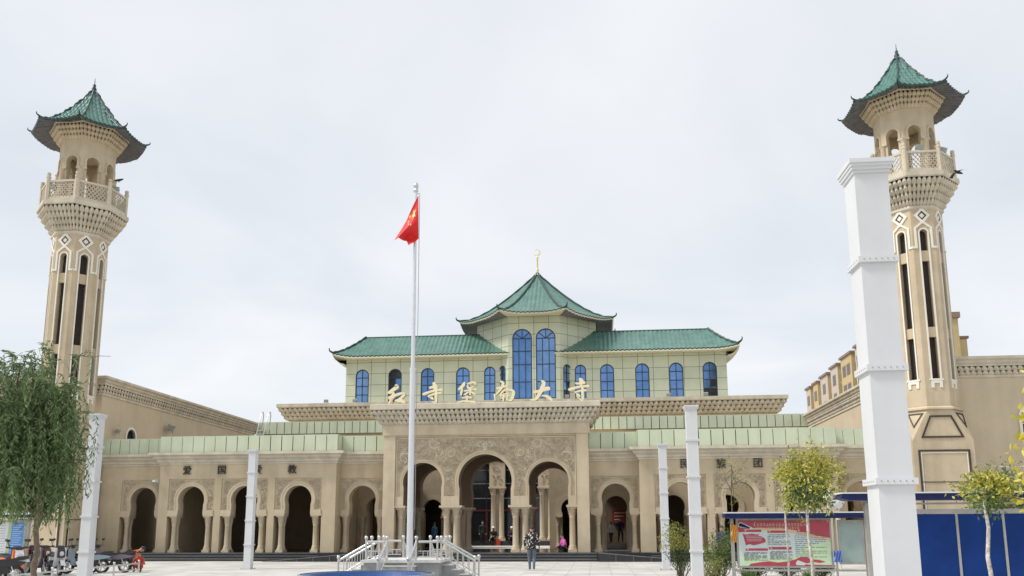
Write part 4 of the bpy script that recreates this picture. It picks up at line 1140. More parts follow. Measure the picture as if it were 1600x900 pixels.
for k in range(4):
    a = k*pi/2; rm = Matrix.Rotation(a, 3, 'Z')
    T = lambda x, y, z: tuple(rm @ Vector((x, y, z)))
    s_ = MB()
    for i in range(4):
        y0 = -1.15-.27*(i+1); z = .62-.14*(i+1)
        s_.box(-.48, .48, y0, -1.15 if i == 0 else y0+.27, 0, z+.03, 0, mp=lambda x, y, z: T(x, y, z))
        s_.box(-.5, .5, y0-.02, y0+.27, z+.03, z+.06, 1, mp=lambda x, y, z: T(x, y, z))
    s_.build('stair', ['stonegrey', 'stonelight'], pl)
    for s in (-1, 1):
        r_ = MB(); p0 = T(s*.45, -1.1, .70); p1 = T(s*.45, -2.15, .08)
        post(r_, *p0); post(r_, *p1, .62)
        up_ = Vector((0, 0, .54)); r_.tube([Vector(p0)+up_, Vector(p1)+up_+Vector((0, 0, .03))], .036, 8)
        lo_ = Vector((0, 0, .1)); r_.tube([Vector(p0)+lo_, Vector(p1)+lo_], .018, 6)
        for q in range(1, 6):
            m_ = Vector(p0).lerp(Vector(p1), q/6); r_.tube([m_+lo_, m_+up_], .013, 6)
        r_.build('handrail', 'steel', pl)
        g_ = MB(); q0 = T(s*.52, -1.1, .70); q1 = T(s*1.1, -1.1, .70); post(g_, *q1) if s > 0 else None
        g_.tube([Vector(q0)+up_, Vector(q1)+up_], .036, 8)
        for zz_ in (.1, .26): g_.tube([Vector(q0)+Vector((0, 0, zz_)), Vector(q1)+Vector((0, 0, zz_))], .016, 6)
        for q in range(1, 4):
            m_ = Vector(q0).lerp(Vector(q1), q/4); g_.tube([m_+lo_, m_+Vector((0, 0, .26))], .012, 6)
        g_.build('guard_rail', 'steel', pl)
bs = thing('basin', 'low round basin rim of blue mosaic in front of the flagpole plinth', 'basin', (-.2, -22.3, 0))
b = MB(); b.lathe([(1.75, 0), (1.75, .40), (1.72, .44), (1.45, .44), (1.45, .2), (0, .18)], 48); b.build('rim', 'bluetile', bs)
b = MB(); b.lathe([(1.78, .40), (1.80, .42), (1.80, .455), (1.74, .455)], 48, cap=False); b.build('coping', 'stonegrey', bs)

# ------------------------------------------------------------------ noticeboards
def pole_box(mb, x, y, z0, z1, r=.045, mi=0): mb.box(x-r, x+r, y-r, y+r, z0, z1, mi)
rb = thing('notice_board', 'red printed noticeboard with navy roof standing behind the yellow tree', 'notice board', (10, -16.5, 0))
Lx = lambda x: x-10
for x in (10.25, 14.42):
    b = MB(); pole_box(b, Lx(x), 0, 0, 1.98, .05); b.build('post', 'greymetal', rb)
b = MB(); b.prism([(Lx(10.0), 1.95), (Lx(10.25), 1.92), (Lx(14.6), 1.92), (Lx(14.6), 2.08), (Lx(10.0), 2.08)], -.3, .35, plane_y(0)); b.box(Lx(10.03), Lx(14.6), -.36, .3, 2.08, 2.12, 1)
b.build('roof', ['navy', 'white'], rb)
b = MB(); b.box(Lx(10.3), Lx(14.4), -.03, .03, .25, .31); b.box(Lx(10.3), Lx(14.4), -.03, .03, 1.78, 1.84) if False else None; b.build('rail', 'greymetal', rb)
# printed panel
b = MB(); x0, x1, z0, z1 = Lx(10.38), Lx(13.36), .36, 1.92
b.box(x0, x1, -.03, .05, z0, z1, 0); bo = b.build('panel_frame', 'greymetal', rb)
for q in ((x0-.03, x0+.05, z0, z1), (x1-.05, x1+.03, z0, z1)): pass
pn = MB()
def pp(x, y): return (x0+.06+(x-115)/1400*(x1-x0-.12), z0+.06+(835-y)/685*(z1-z0-.12))
def poly(pts, mi, lay): pn.face([(a, -.034-.0015*lay, c) for a, c in (pp(*q) for q in pts)], mi)
def rect(x, y, w, h, mi, lay): poly([(x, y+h), (x+w, y+h), (x+w, y), (x, y)], mi, lay)
rect(115, 150, 1400, 685, 0, 0)
poly([(115, 340), (400, 300), (760, 320), (1000, 350), (1250, 420), (1515, 470), (1515, 150), (115, 150)], 3, 1)
poly([(115, 300), (420, 260), (800, 275), (1050, 310), (1300, 380), (1515, 420), (1515, 150), (115, 150)], 1, 2)
poly([(150, 835), (150, 690), (560, 720), (960, 700), (1150, 520), (1515, 470), (1515, 835)], 2, 1)
poly([(250, 835), (280, 805), (420, 780), (560, 765), (700, 785), (820, 770), (960, 740), (1040, 705), (1130, 700), (1210, 735), (1330, 745), (1430, 775), (1330, 790), (1240, 775), (1120, 800), (1000, 795), (1160, 815), (1515, 822), (1515, 835)], 1, 3)
poly([(970, 790), (1000, 750), (1060, 770), (1140, 800), (1100, 825), (980, 822)], 0, 4)
poly([(225, 535), (180, 350), (230, 365), (320, 350), (400, 365), (440, 348), (420, 378), (470, 395), (520, 425), (532, 478), (480, 495), (400, 515), (340, 528), (290, 510), (240, 520)], 1, 3)
for k in range(4): rect(225+8*k, 385+24*k, 270-20*k, 5, 0, 4)
for x, y, w, h in ((120, 292, 350, 34), (565, 305, 310, 36), (1015, 312, 250, 20), (215, 572, 340, 36), (572, 552, 348, 38)): rect(x, y, w, h, 1, 4)
def emblem(x, y, s):                      # hammer and sickle, small and white
    arc = [(x+s*cos(a), y+s*sin(a)) for a in [R(-70+20*k) for k in range(11)]]; inn = [(x+s*.72*cos(a)-2, y+s*.72*sin(a)) for a in [R(-70+20*k) for k in range(11)]]
    for k in range(10): poly([arc[k], arc[k+1], inn[k+1], inn[k]], 0, 5)
    poly([(x-s*.9, y-s*.6), (x-s*.6, y-s*.9), (x+s*.9, y+s*.8), (x+s*.7, y+s*1.0)], 0, 5); poly([(x-s*1.1, y-s*.4), (x-s*.9, y-s*.2), (x-s*.2, y-s*.9), (x-s*.4, y-s*1.1)], 0, 5)
for x, y in ((222, 300), (592, 312), (1045, 305), (242, 582), (605, 572)): emblem(x, y, 17)
poly([(118, 205), (160, 175), (330, 260), (390, 290), (118, 250)], 0, 5); poly([(125, 210), (162, 188), (300, 258), (290, 276), (130, 240)], 5, 6)
def glyphs(x, y, w, h, n, mi, lay, seed):
    rr = random.Random(seed); cw = w/n
    for k in range(n):
        a = x+k*cw
        for q in range(4):
            if rr.random() < .8: rect(a+cw*.1, y+h*(.02+.26*q), cw*.72, h*.10, mi, lay)
        rect(a+cw*(.3+.2*rr.random()), y, cw*.13, h, mi, lay)
        if rr.random() < .7: rect(a+cw*.1, y+h*.2, cw*.11, h*.8, mi, lay)
glyphs(405, 195, 760, 46, 16, 3, 5, 1); glyphs(530, 250, 530, 34, 13, 3, 5, 2)
for x in (365, 1205): rect(x, 180, 9, 58, 0, 5)
for x in (365, 1190): rect(x, 180, 24, 6, 0, 5); rect(x, 232, 24, 6, 0, 5)
rr = random.Random(4)
def lines(x, y, w, h, n, th, mi=4):
    for k in range(n):
        xx = x+(22 if k in (0,) else 0); yy = y+h*k/n; end = x+w*(1 if rr.random() < .75 else rr.uniform(.3, .8))
        while xx < end:
            l = rr.uniform(25, 90); l = min(l, end-xx); rect(xx, yy, l*.9, th, mi, 4); xx += l+rr.choice((4, 4, 14))
lines(560, 365, 350, 165, 7, 9); lines(975, 355, 480, 370, 13, 8); lines(185, 630, 360, 130, 8, 8); lines(585, 615, 345, 130, 8, 8)
pn.build('poster', ['poster_pale', 'poster_red', 'poster_sage', 'poster_tan', 'ink', 'navy'], bo)
b = MB(); b.box(Lx(13.56), Lx(14.36), -.04, .04, .47, 1.86, 0); fo2 = b.build('panel_frame', 'greymetal', rb)
b = MB(); b.box(Lx(13.62), Lx(14.30), -.048, -.03, .54, 1.76, 0)
b.build('frosted_pane', 'frost', fo2)

bb = thing('notice_board', 'large plain blue panel board with navy roof behind the limewashed sapling', 'notice board', (13.5, -25.5, 0))
b = MB(); Bx = lambda x: x-13.5
for x in (11.75, 12.7, 16.3): 
    b = MB(); pole_box(b, Bx(x), .05, 0, 2.2, .05); b.build('post', 'greymetal', bb)
b = MB(); b.prism([(Bx(11.12), 2.24), (Bx(11.3), 2.19), (Bx(16.8), 2.19), (Bx(16.8), 2.33), (Bx(11.2), 2.33)], -.25, .3, plane_y(0)); b.box(Bx(11.15), Bx(16.8), -.32, .28, 2.33, 2.36, 1); b.build('roof', ['navy', 'white'], bb)
b = MB(); b.box(Bx(12.58), Bx(16.4), -.06, .08, 1.9, 2.0); b.box(Bx(11.7), Bx(16.4), -.02, .06, 2.1, 2.14); b.box(Bx(12.58), Bx(12.66), -.06, .08, .1, 1.9); pf = b.build('panel_frame', 'greymetal', bb)
for a0, a1 in ((12.66, 13.55), (13.60, 14.5), (14.55, 15.45), (15.5, 16.3)):
    b = MB(); b.box(Bx(a0), Bx(a1), -.02, .05, .15, 1.895); b.build('panel', 'blueboard', bb)
    b = MB(); b.box(Bx(a1), Bx(a1+.05), -.035, .05, .15, 1.893); b.build('mullion', 'greymetal', bb)

lb = thing('notice_board', 'roofed noticeboard with blue and white posters under the willow', 'notice board', (-15, -16, 0))
Gx = lambda x: x+15
for x in (-14.36, -17.6):
    b = MB(); pole_box(b, Gx(x), 0, 0, 2.15, .045); b.build('post', 'greymetal', lb)
b = MB(); b.box(Gx(-18), Gx(-13.9), -.35, .35, 2.18, 2.24, 0); b.box(Gx(-18), Gx(-13.95), -.3, .3, 2.08, 2.18, 1); b.build('roof', ['white', 'navy'], lb)
b = MB(); b.box(Gx(-17.6), Gx(-14.42), -.03, .05, .42, 1.98, 0); b.box(Gx(-17.55), Gx(-14.48), -.034, -.028, .48, 1.93, 1); b.build('panel', ['greymetal', 'poster_green'], lb)
b = MB(); b.face([(Gx(-15.02), -.038, .58), (Gx(-14.52), -.038, .6), (Gx(-14.5), -.038, 1.92), (Gx(-14.97), -.038, 1.92)], 0)
b.face([(Gx(-15.02), -.040, .58), (Gx(-14.52), -.040, .58), (Gx(-14.52), -.040, .64), (Gx(-14.8), -.040, .67)], 1)
for k in range(15): b.face([(Gx(-14.92-.004*k), -.0395, 1.8-.075*k), (Gx(-14.56-.05*((k*7) % 3)), -.0395, 1.8-.075*k), (Gx(-14.56-.05*((k*7) % 3)), -.0395, 1.815-.075*k), (Gx(-14.92-.004*k), -.0395, 1.815-.075*k)], 1)
b.build('poster', ['poster_blue', 'poster_white'], lb)
b = MB(); b.face([(Gx(-15.75), -.038, .62), (Gx(-15.14), -.038, .62), (Gx(-15.10), -.038, 1.9), (Gx(-15.7), -.038, 1.9)], 0)
for k in range(12): b.face([(Gx(-15.66), -.0395, 1.78-.09*k), (Gx(-15.2), -.0395, 1.78-.09*k), (Gx(-15.2), -.0395, 1.79-.09*k), (Gx(-15.66), -.0395, 1.79-.09*k)], 1)
b.build('poster', ['poster_white', 'ink'], lb)

# ------------------------------------------------------------------ low rail beside the scooters
lr = thing('low_rail', 'low steel rail on short posts in front of the parked scooters', 'railing', (-11.7, -13.17, 0), 0)
dv = Vector((1.1, -8.6, 0)); pts = [dv*(k/4) for k in range(5)]
for p_ in pts:
    b = MB(); b.tube([p_, p_+Vector((0, 0, .42))], .035, 8); b.lathe([(.035, 0), (.05, .02), (.045, .06), (0, .075)], 8, (p_.x, p_.y, .42)); b.build('post', 'steel', lr)
b = MB()
for z in (.36, .14): b.tube([pts[0]+Vector((0, 0, z)), pts[-1]+Vector((0, 0, z))], .026 if z > .2 else .018, 8)
b.build('bar', 'steel', lr)

# ------------------------------------------------------------------ scooters
def scooter(loc, rz, c1, c2, label, big=1.0, box=None):
    t = thing('scooter', label, 'scooter', loc, rz, 'scooters parked on the left')
    side = lambda hw: (lambda u, z, d=0: (u, hw-d if False else d, z))
    mp = lambda u, z, d=0: (u, d, z)
    for x in (.62, -.62):
        w = MB(); n = 20; tr_ = [(.245, -.045), (.27, -.02), (.27, .02), (.245, .045), (.19, .045), (.19, -.045)]
        g_ = [[(x+r*cos(2*pi*k/n), y, .27+r*sin(2*pi*k/n)) for k in range(n)] for r, y in tr_+[tr_[0]]]
        w.grid(g_, 0, True, True); wo = w.build('wheel', 'tyre', t)
        w = MB()
        for k in range(5):
            a = 2*pi*k/5
            w.tube([(x, 0, .27), (x+.19*cos(a), 0, .27+.19*sin(a))], .022, 5)
        w.grid([[(x+r*cos(2*pi*k/n), y, .27+r*sin(2*pi*k/n)) for k in range(n)] for r, y in ((.19, -.04), (.165, -.03), (.165, .03), (.19, .04))], 0, True, True)
        w.tube([(x, -.06, .27), (x, .06, .27)], .05, 10); w.build('rim', 'steel', wo)
    b = MB()     # rear body and floor
    b.prism([(-.92, .66), (-.86, .58), (-.4, .50), (-.2, .52), (-.16, .66), (-.5, .71)], -.15, .15, mp, 0)
    b.prism([(-.45, .50), (-.5, .32), (-.12, .24), (.32, .25), (.32, .33), (-.06, .36), (-.18, .54)], -.12, .12, mp, 2)
    b.prism([(-.82, .56), (-.66, .44), (-.44, .42), (-.44, .52)], -.1, .1, mp, 2)
    b.prism([(-1.0, .66), (-.55, .60), (-.55, .68), (-.95, .74)], -.11, .11, mp, 1)
    b.build('body', [c1, c2, 'plastic'], t)
    b = MB(); b.prism([(-.98, .76), (-.85, .71), (-.2, .65), (-.1, .69), (-.2, .74), (-.55, .76), (-.7, .82), (-.95, .84)], -.14, .14, mp); b.build('seat', 'plastic', t)
    b = MB()     # leg shield, front fairing
    b.prism([(.32, .30), (.40, .34), (.55, .62), (.56, .93), (.48, 1.0), (.46, .9), (.42, .6)], -.18, .18, mp, 0)
    b.prism([(.5, .62), (.66, .66), (.68, .82), (.56, .98), (.5, .95)], -.12, .12, mp, 1)
    b.build('front_fairing', [c1, c2], t)
    b = MB(); n = 9
    b.grid([[(.62+.31*cos(R(20+140*k/n)), y, .27+.31*sin(R(20+140*k/n))) for k in range(n+1)] for y in (-.075, -.04, .04, .075)], 0, True)
    b.build('mudguard', c1, t)
    b = MB(); b.tube([(.62, .07, .27), (.5, .07, .8)], .022, 6); b.tube([(.62, -.07, .27), (.5, -.07, .8)], .022, 6); b.tube([(-.62, .12, .27), (-.5, .13, .6)], .02, 6); b.tube([(-.62, -.12, .27), (-.5, -.13, .6)], .02, 6); b.build('fork', 'steel', t)
    b = MB(); b.tube([(.42, -.36, 1.05), (.46, -.15, 1.02), (.48, 0, .98), (.46, .15, 1.02), (.42, .36, 1.05)], .022, 8); b.prism([(.4, .96), (.58, .94), (.55, 1.06), (.42, 1.08)], -.1, .1, mp); b.build('handlebar', 'plastic', t)
    for s in (-1, 1):
        b = MB(); b.tube([(.44, s*.25, 1.04), (.42, s*.32, 1.25)], .009, 5); b.tube([(.41, s*.27, 1.27), (.41, s*.38, 1.29)], .045, 8); b.build('mirror', 'plastic', t)
    b = MB(); b.lathe([(.0, 0), (.07, .01), (.09, .05)], 12, (0, 0, 0), cap=False)
    b.v = [(.70-z*.8, y, .78+x) for x, y, z in b.v]; b.build('headlight', 'steel', t)
    if box:
        b = MB(); b.box(-1.05, -.55, -.28, .28, .62, 1.0, 0); b.box(-1.06, -1.04, -.26, -.02, .70, .92, 1); b.box(-.98, -.78, -.292, -.278, .72, .9, 1); b.box(-.74, -.58, -.292, -.278, .72, .9, 2); b.build('cargo_box', [box, 'red', 'white'], t)
    return t
P_white = paint((.72, .73, .75), 'white_plastic'); P_blue = paint((.27, .36, .42), 'pale_blue_plastic'); P_grey = paint((.17, .15, .18), 'grey_plastic'); P_org = paint((.75, .14, .02), 'orange_plastic'); P_brown = paint((.13, .05, .035), 'brown_panel', .6)
scooter((-12.9, -13.2, 0), R(188), P_grey, 'plastic', 'dark grey scooter with silver trim parked last along the rail')
scooter((-13.45, -13.9, 0), R(196), P_blue, 'plastic', 'pale blue scooter partly hidden behind the white pillar')
scooter((-13.9, -15.0, 0), R(-40), P_white, 'plastic', 'white and black scooter with tall mirrors facing the rail')
scooter((-14.9, -14.6, 0), R(-25), P_grey, P_brown, 'dark scooter carrying a brown cargo box with a red and white square', box=P_brown)
P_red = paint((.30, .02, .02), 'red_plastic')
scooter((-15.7, -14.1, 0), R(-30), P_red, 'plastic', 'red scooter standing behind the row, farthest from the rail')
scooter((-14.75, -16.3, 0), R(-30), 'plastic', P_red, 'black scooter with red nose beside the one carrying the cargo box')
scooter((-14.0, -17.2, 0), R(-35), P_org, P_white, 'orange and white scooter parked behind the willow trunk')
scooter((-12.6, -20.0, 0), R(-150), 'plastic', P_white, 'black scooter with white nose at the near end of the rail')

# ------------------------------------------------------------------ small fittings on the buildings
def floodlight(loc, rz, label, s=1.0, tilt=.5):
    t = thing('floodlight', label, 'floodlight', loc, rz)
    b = MB(); c_, s_ = cos(tilt), sin(tilt)
    mp = lambda x, y, z: (x*s, (y*c_-z*s_)*s, (y*s_+z*c_)*s+.25*s)
    b.box(-.22, .22, -.1, .1, -.16, .16, 0, mp); b.build('housing', 'greymetal', t)
    b = MB(); b.box(-.19, .19, -.115, -.1, -.13, .13, 0, mp); b.build('lens', 'frost', t)
    b = MB(); b.tube([(-.25*s, 0, .25*s), (-.25*s, 0, 0), (.25*s, 0, 0), (.25*s, 0, .25*s)], .02*s, 5); b.build('bracket', 'greymetal', t)
floodlight((-22.6, 9.1, 8.1), R(90), 'grey floodlight fixed on the left hall wall beyond the arched window', 1.3)
floodlight((-22.75, 3.1, 7.35), R(90), 'small lamp on the left hall wall nearest the minaret', .7)
floodlight((23.2, -1.35, 21.15), 0, 'floodlight on the middle of the right minaret balustrade', .8)
floodlight((24.6, -.9, 21.15), R(30), 'floodlight on the right corner of the right minaret balustrade', .8)
floodlight((-25.1, -1.4, 21.15), R(-30), 'floodlight on the left corner of the left minaret balustrade', .8)
floodlight((-21.75, -.7, 21.15), R(40), 'floodlight on the right corner of the left minaret balustrade', .8)
for i, (x, w) in enumerate(((-17.6, 'below the leftmost upper window'), (-15.0, 'between the two leftmost upper windows'), (-5.5, 'behind the third gilded character'), (3.6, 'behind the last gilded characters'), (12.2, 'right of the portal cornice'), (15.3, 'below the right half of the upper windows'))):
    floodlight((x, 26.4, 12.6), 0, 'small dark floodlight on the hall cornice '+w, .8)
ca = thing('security_camera', 'white security camera on the arcade corner beside the first arch', 'camera', (-18.42, .1, 4.3))
b = MB(); b.box(-.08, .08, -.36, 0, -.06, .06); b.build('housing', 'white', ca); b = MB(); b.tube([(0, -.1, .05), (0, .1, .16)], .02, 6); b.build('bracket', 'white', ca)
la = thing('ladder', 'steel roof access ladder against the upper green parapet', 'ladder', (-15.6, 6.5, 5.9), 0)
b = MB()
for s in (-.24, .24):
    b.tube([(s, 0, 0), (s+.22, .5, 2.15), (s+.33, .7, 3.1), (s+.37, .85, 3.25), (s+.36, 1.0, 3.1), (s+.3, 1.0, 2.1)], .032, 6)
for k in range(9): b.tube([(-.24+.022*k*1.05, .055*k, .25*k), (.24+.022*k*1.05, .055*k, .25*k)], .018, 5)
b.build('rails', 'steel', la)
po_ = thing('wall_poster', 'red poster on the dark wall inside the arch right of the portal', 'poster', (7.35, 7.95, 2.35))
b = MB(); b.box(-.5, .5, -.03, .03, -.4, .4, 0)
for k in range(3): b.box(-.36, .36-.15*k, -.034, -.03, .2-.2*k, .25-.2*k, 1)
b.build('sheet', [paint((.22, .03, .03), 'dull_red_sheet', .7), 'poster_tan'], po_)
lamp = thing('garden_lamp', 'white tulip shaped garden lamp above the noticeboard roof', 'lamp', (15.2, -9.5, 0))
b = MB(); b.tube([(0, 0, 0), (0, 0, 2.6)], .06, 10); b.tube([(.3, 0, 0), (.3, 0, 2.35)], .05, 10); b.build('post', 'cove', lamp)
b = MB(); b.lathe([(.05, 2.55), (.14, 2.62), (.24, 2.75), (.2, 2.9), (.19, 3.05), (.08, 3.3), (0, 3.36)], 14); b.build('shade', 'white', lamp)
b = MB(); b.lathe([(.05, 2.35), (.2, 2.42), (.3, 2.6), (.28, 2.7)], 14, (.3, 0, 0)); b.build('shade', 'white', lamp)
bg_ = thing('cloth', 'blue cloth tied to the slim post beside the red noticeboard', 'cloth', (13.47, -16.62, .9))
b = MB(); g_ = [[((-.14+.28*j/10)*(1-.2*sin(pi*i/10)), -.03-.05*sin(j*1.9+i*.7), -.36*i/10+.0) for j in range(11)] for i in range(11)]; b.grid(g_, 0, True); b.build('fabric', paint((.16, .27, .66), 'blue_cloth', .8), bg_)
sp = thing('post', 'slim steel post between the red poster and the frosted panel', 'post', (13.47, -16.5, 0)); b = MB(); b.tube([(0, 0, 0), (0, 0, 1.93)], .035, 8); b.build('tube', 'greymetal', sp)
oc = thing('cloth', 'orange cloth hung on the left post of the red noticeboard', 'cloth', (10.27, -16.6, 1.72))
b = MB(); g_ = [[((-.08+.22*j/10)*(1-.5*i/14), -.03-.04*sin(j*1.7+i), -.55*i/10) for j in range(11)] for i in range(11)]; b.grid(g_, 0, True); b.build('fabric', paint((.75, .35, .05), 'orange_cloth', .8), oc)
w = thing('cable', 'thin pale cable sagging from the right minaret across the hall wall', 'cable', (24.72, -.6, 4.9))
b = MB(); b.tube([(4.2*k/12, .3-.5*k/12, .25*k/12-.45*sin(pi*k/12)) for k in range(13)], .02, 5); b.build('wire', 'white', w)
# birds
def bird(loc, rz, label, perched):
    t = thing('bird', label, 'bird', loc, rz)
    b = MB(); b.tube([(-.28, 0, .02), (-.16, 0, .05), (0, 0, .07), (.12, 0, .11), (.2, 0, .14), (.26, 0, .13)], [.015, .06, .085, .06, .045, .008], 8); bo = b.build('body', 'black', t)
    if not perched:
        b = MB()
        for s in (-1, 1): b.grid([[(.1-.3*i/4*(.3+j/3*.4), s*.12*j*1.4, .08+.05*j-.03*j*j+.0) for j in range(4)] for i in range(5)], 0, True)
        b.build('wing', 'black', t)
    else:
        b = MB(); b.tube([(0, -.03, .0), (0, -.03, -.07)], .01, 4); b.tube([(0, .03, .0), (0, .03, -.07)], .01, 4); b.build('leg', 'black', t)
bird((24.3, -3, 19.1), R(200), 'dark bird flying past the balcony of the right minaret', False)
bird((-21.35, -1.1, 21.62), R(10), 'dark bird perched on the right corner post of the left minaret', True)
# ------------------------------------------------------------------ trees and shrubs
def leaf(mb, p, d, n, l, w, mi=0):
    """one leaf: a folded diamond"""
    d = d.normalized(); s = d.cross(n); s = s.normalized() if s.length > 1e-4 else Vector((1, 0, 0)); n2 = s.cross(d)
    a = p; b = p+d*l*.45+s*w*.5+n2*w*.12; c = p+d*l; e = p+d*l*.45-s*w*.5+n2*w*.12
    k = len(mb.v); mb.v += [tuple(a), tuple(b), tuple(c), tuple(e)]; mb.f.append((k, k+1, k+2, k+3)); mb.m.append(mi); mb.sm.append(False); mb.uv.append([(0, 0)]*4)
def rv(r): 
    while True:
        v = Vector((r.uniform(-1, 1), r.uniform(-1, 1), r.uniform(-1, 1)))
        if .05 < v.length < 1: return v.normalized()
def limb(mb, a, b, r0, r1, rr, wob=.08, n=5):
    a = Vector(a); b = Vector(b); L = (b-a).length
    pts = [a.lerp(b, i/n)+(rv(rr)*L*wob*(0 if i in (0, n) else 1)) for i in range(n+1)]
    mb.tube(pts, [r0+(r1-r0)*i/n for i in range(n+1)], 7); return pts
def willow(base, label):
    rr = random.Random(11); t = thing('willow_tree', label, 'tree', base)
    tr_ = MB(); lf = MB(); nodes = []
    tp = limb(tr_, (0, 0, 0), (-.25, .1, 2.3), .07, .055, rr, .03, 6)
    cen = Vector((-.95, .1, 3.0))
    for k in range(15):
        a = 2*pi*k/15+rr.uniform(-.3, .3); q = rr.uniform(.45, 1)*(.78 if cos(a) > .35 else 1)
        e = cen+Vector((1.62*q*cos(a), 1.6*q*sin(a), rr.uniform(.7, 3.0)*(1.15-.45*q)+.75))
        st_ = tp[rr.randint(4, 6)]; pts = limb(tr_, st_, e, .05, .016, rr, .07, 6)
        for p_ in pts[2:]:
            nodes.append(p_)
            for _ in range(4):
                d = rv(rr)*rr.uniform(.25, .8); d.z = abs(d.z)*.7
                q2 = limb(tr_, p_, p_+d, .012, .005, rr, .08, 3); nodes += q2[1:]
    nodes = [q for q in nodes if q.x < .55]
    for i in range(1300):
        p_ = Vector(rr.choice(nodes)); d = rv(rr); d.z = abs(d.z)*.4+.25
        L = rr.uniform(.5, 1.25)*(1.5 if rr.random() < .3 else 1); out_ = Vector((d.x, d.y, 0))*rr.uniform(.12, .5); n = int(L/.028)
        sw = rr.uniform(0, 6)
        for k in range(n):
            s = k/n; q = p_+out_*math.sin(min(1, s*1.6)*pi/2)+Vector((.04*sin(sw+5*s), .04*cos(sw+4*s), .22*sin(min(1, s*2)*pi)*d.z-L*s**1.35))
            if q.z < (1.95 if q.x < -.1 else 1.5)+.18*sin(q.x*7): continue
            dd = Vector((rr.uniform(-1, 1), rr.uniform(-1, 1), -1.0 if s > .25 else -.2))
            leaf(lf, q, dd, rv(rr), rr.uniform(.10, .17), rr.uniform(.022, .036))
    tr_.build('trunk', 'bark', t); lf.build('crown', 'willow', t)
willow((-6.95, -26.0, 0), 'green weeping willow beside the noticeboard in front of the left minaret')
def bush_tree(name, base, label, cat, trunk, crown_c, rad, n, size, mat_, seed, bark='bark', group=None, clumps=26, dens=1, twigs=True, droop=0, core=None, slim=.45):
    rr = random.Random(seed); t = thing(name, label, cat, base, 0, group)
    tr_ = MB(); lf = MB(); cen = Vector(crown_c)
    if trunk:
        P = [Vector(p) for p in trunk[0]]; tr_.tube(P, trunk[1], 9)
        top = P[-1]; low = P[-2]
    ends = []
    for k in range(clumps):
        d = rv(rr); q = rr.uniform(.35, 1)**.6
        e = cen+Vector((d.x*rad[0], d.y*rad[1], d.z*rad[2]))*q; ends.append((e, q))
        if trunk and twigs:
            s_ = low.lerp(top, rr.uniform(.2, 1)) if trunk else cen
            pts = limb(tr_, s_, e, .018, .005, rr, .06, 4)
    for i in range(n):
        e, q = rr.choice(ends); sp = .30*min(rad)
        p_ = e+Vector((rr.gauss(0, sp), rr.gauss(0, sp), rr.gauss(0, sp)))
        d = (p_-cen); d = d.normalized()*.6+rv(rr)*1.1; d.z -= .35+droop
        inner = (p_-cen).length/max(rad)
        leaf(lf, p_, d, rv(rr), rr.uniform(.7, 1.3)*size, size*slim*rr.uniform(.8, 1.2), 0 if (core is None or inner*.8+(p_.z-cen.z)/rad[2]*.45+rr.uniform(-.2, .2) > .51) else 1)
    # a few stray shoots
    for k in range(int(clumps*.35)):
        d = rv(rr); d.z = abs(d.z)*.8+.1; e = cen+Vector((d.x*rad[0], d.y*rad[1], d.z*rad[2]))*.9; f_ = e+d*rad[0]*rr.uniform(.25, .55)
        tr_.tube([e, e.lerp(f_, .5)+rv(rr)*.03, f_], [.007, .005, .003], 5)
        for q in range(int(8*dens)+4):
            leaf(lf, e.lerp(f_, rr.random()), d+rv(rr)*1.2, rv(rr), size*rr.uniform(.8, 1.2), size*slim)
    if tr_.v: tr_.build('trunk', bark, t)
    lf.build('crown', [mat_] if core is None else [mat_, core], t)
    return t
bush_tree('yellow_tree', (11.1, -23, 0), 'small yellow leaved tree with pale trunk before the red noticeboard', 'tree', ([(0, 0, 0), (.03, 0, .7), (-.02, .01, 1.4), (-.02, 0, 2.0), (.03, 0, 2.6)], [.045, .042, .038, .034, .02]), (.05, 0, 2.75), (.66, .66, .68), 4000, .10, 'yleaf', 21, 'bark_pale', clumps=34, core='gleaf')
bush_tree('sapling', (11.2, -20, 0), 'thin pale sapling with few leaves just left of the yellow tree', 'tree', ([(0, 0, 0), (.02, 0, .9), (0, .02, 1.8), (.01, 0, 2.5), (.0, 0, 2.9)], [.032, .03, .026, .018, .01]), (0, 0, 2.75), (.28, .25, .55), 240, .10, 'yleaf', 22, 'bark_pale', clumps=9)
bush_tree('sapling', (10.75, -13.5, 0), 'sparse leafless looking sapling before the arches left of the yellow tree', 'tree', ([(0, 0, 0), (.02, .02, 1.3), (0, 0, 2.6), (.05, 0, 3.9)], [.03, .026, .018, .008]), (.1, 0, 3.2), (.6, .5, 1.1), 300, .075, 'oleaf', 23, 'bark', clumps=14)
bush_tree('sapling', (12.66, -29, 0), 'limewashed sapling with round yellow green crown before the blue board', 'tree', ([(0, 0, 0), (.02, 0, .5), (-.03, 0, 1.1), (.03, 0, 1.6), (0, 0, 2.0), (.0, 0, 2.3)], [.04, .038, .035, .03, .022, .012]), (.02, 0, 2.2), (.42, .36, .29), 1500, .085, 'yleaf', 24, 'bark_pale', clumps=20, core='gleaf')
nt_ = bush_tree('yellow_tree', (10.9, -36.2, 0), 'close bright yellow leafed branches at the right edge before the hall', 'tree', ([(0, 0, 0), (.02, 0, 1.2), (0, 0, 2.2), (-.1, 0, 3.2)], [.06, .05, .035, .02]), (-.50, .0, 2.38), (.42, .5, .74), 420, .085, 'y2leaf', 25, 'bark', clumps=40, slim=.55)
bush_tree('shrub_tree', (23.6, -8, 0), 'mid green leafy tree behind the blue board roof', 'tree', ([(0, 0, 0), (0, 0, 1.5), (0, 0, 2.6)], [.08, .07, .04]), (-.3, 0, 2.9), (1.9, 1.4, 1.0), 7000, .13, 'gleaf', 26, clumps=60)
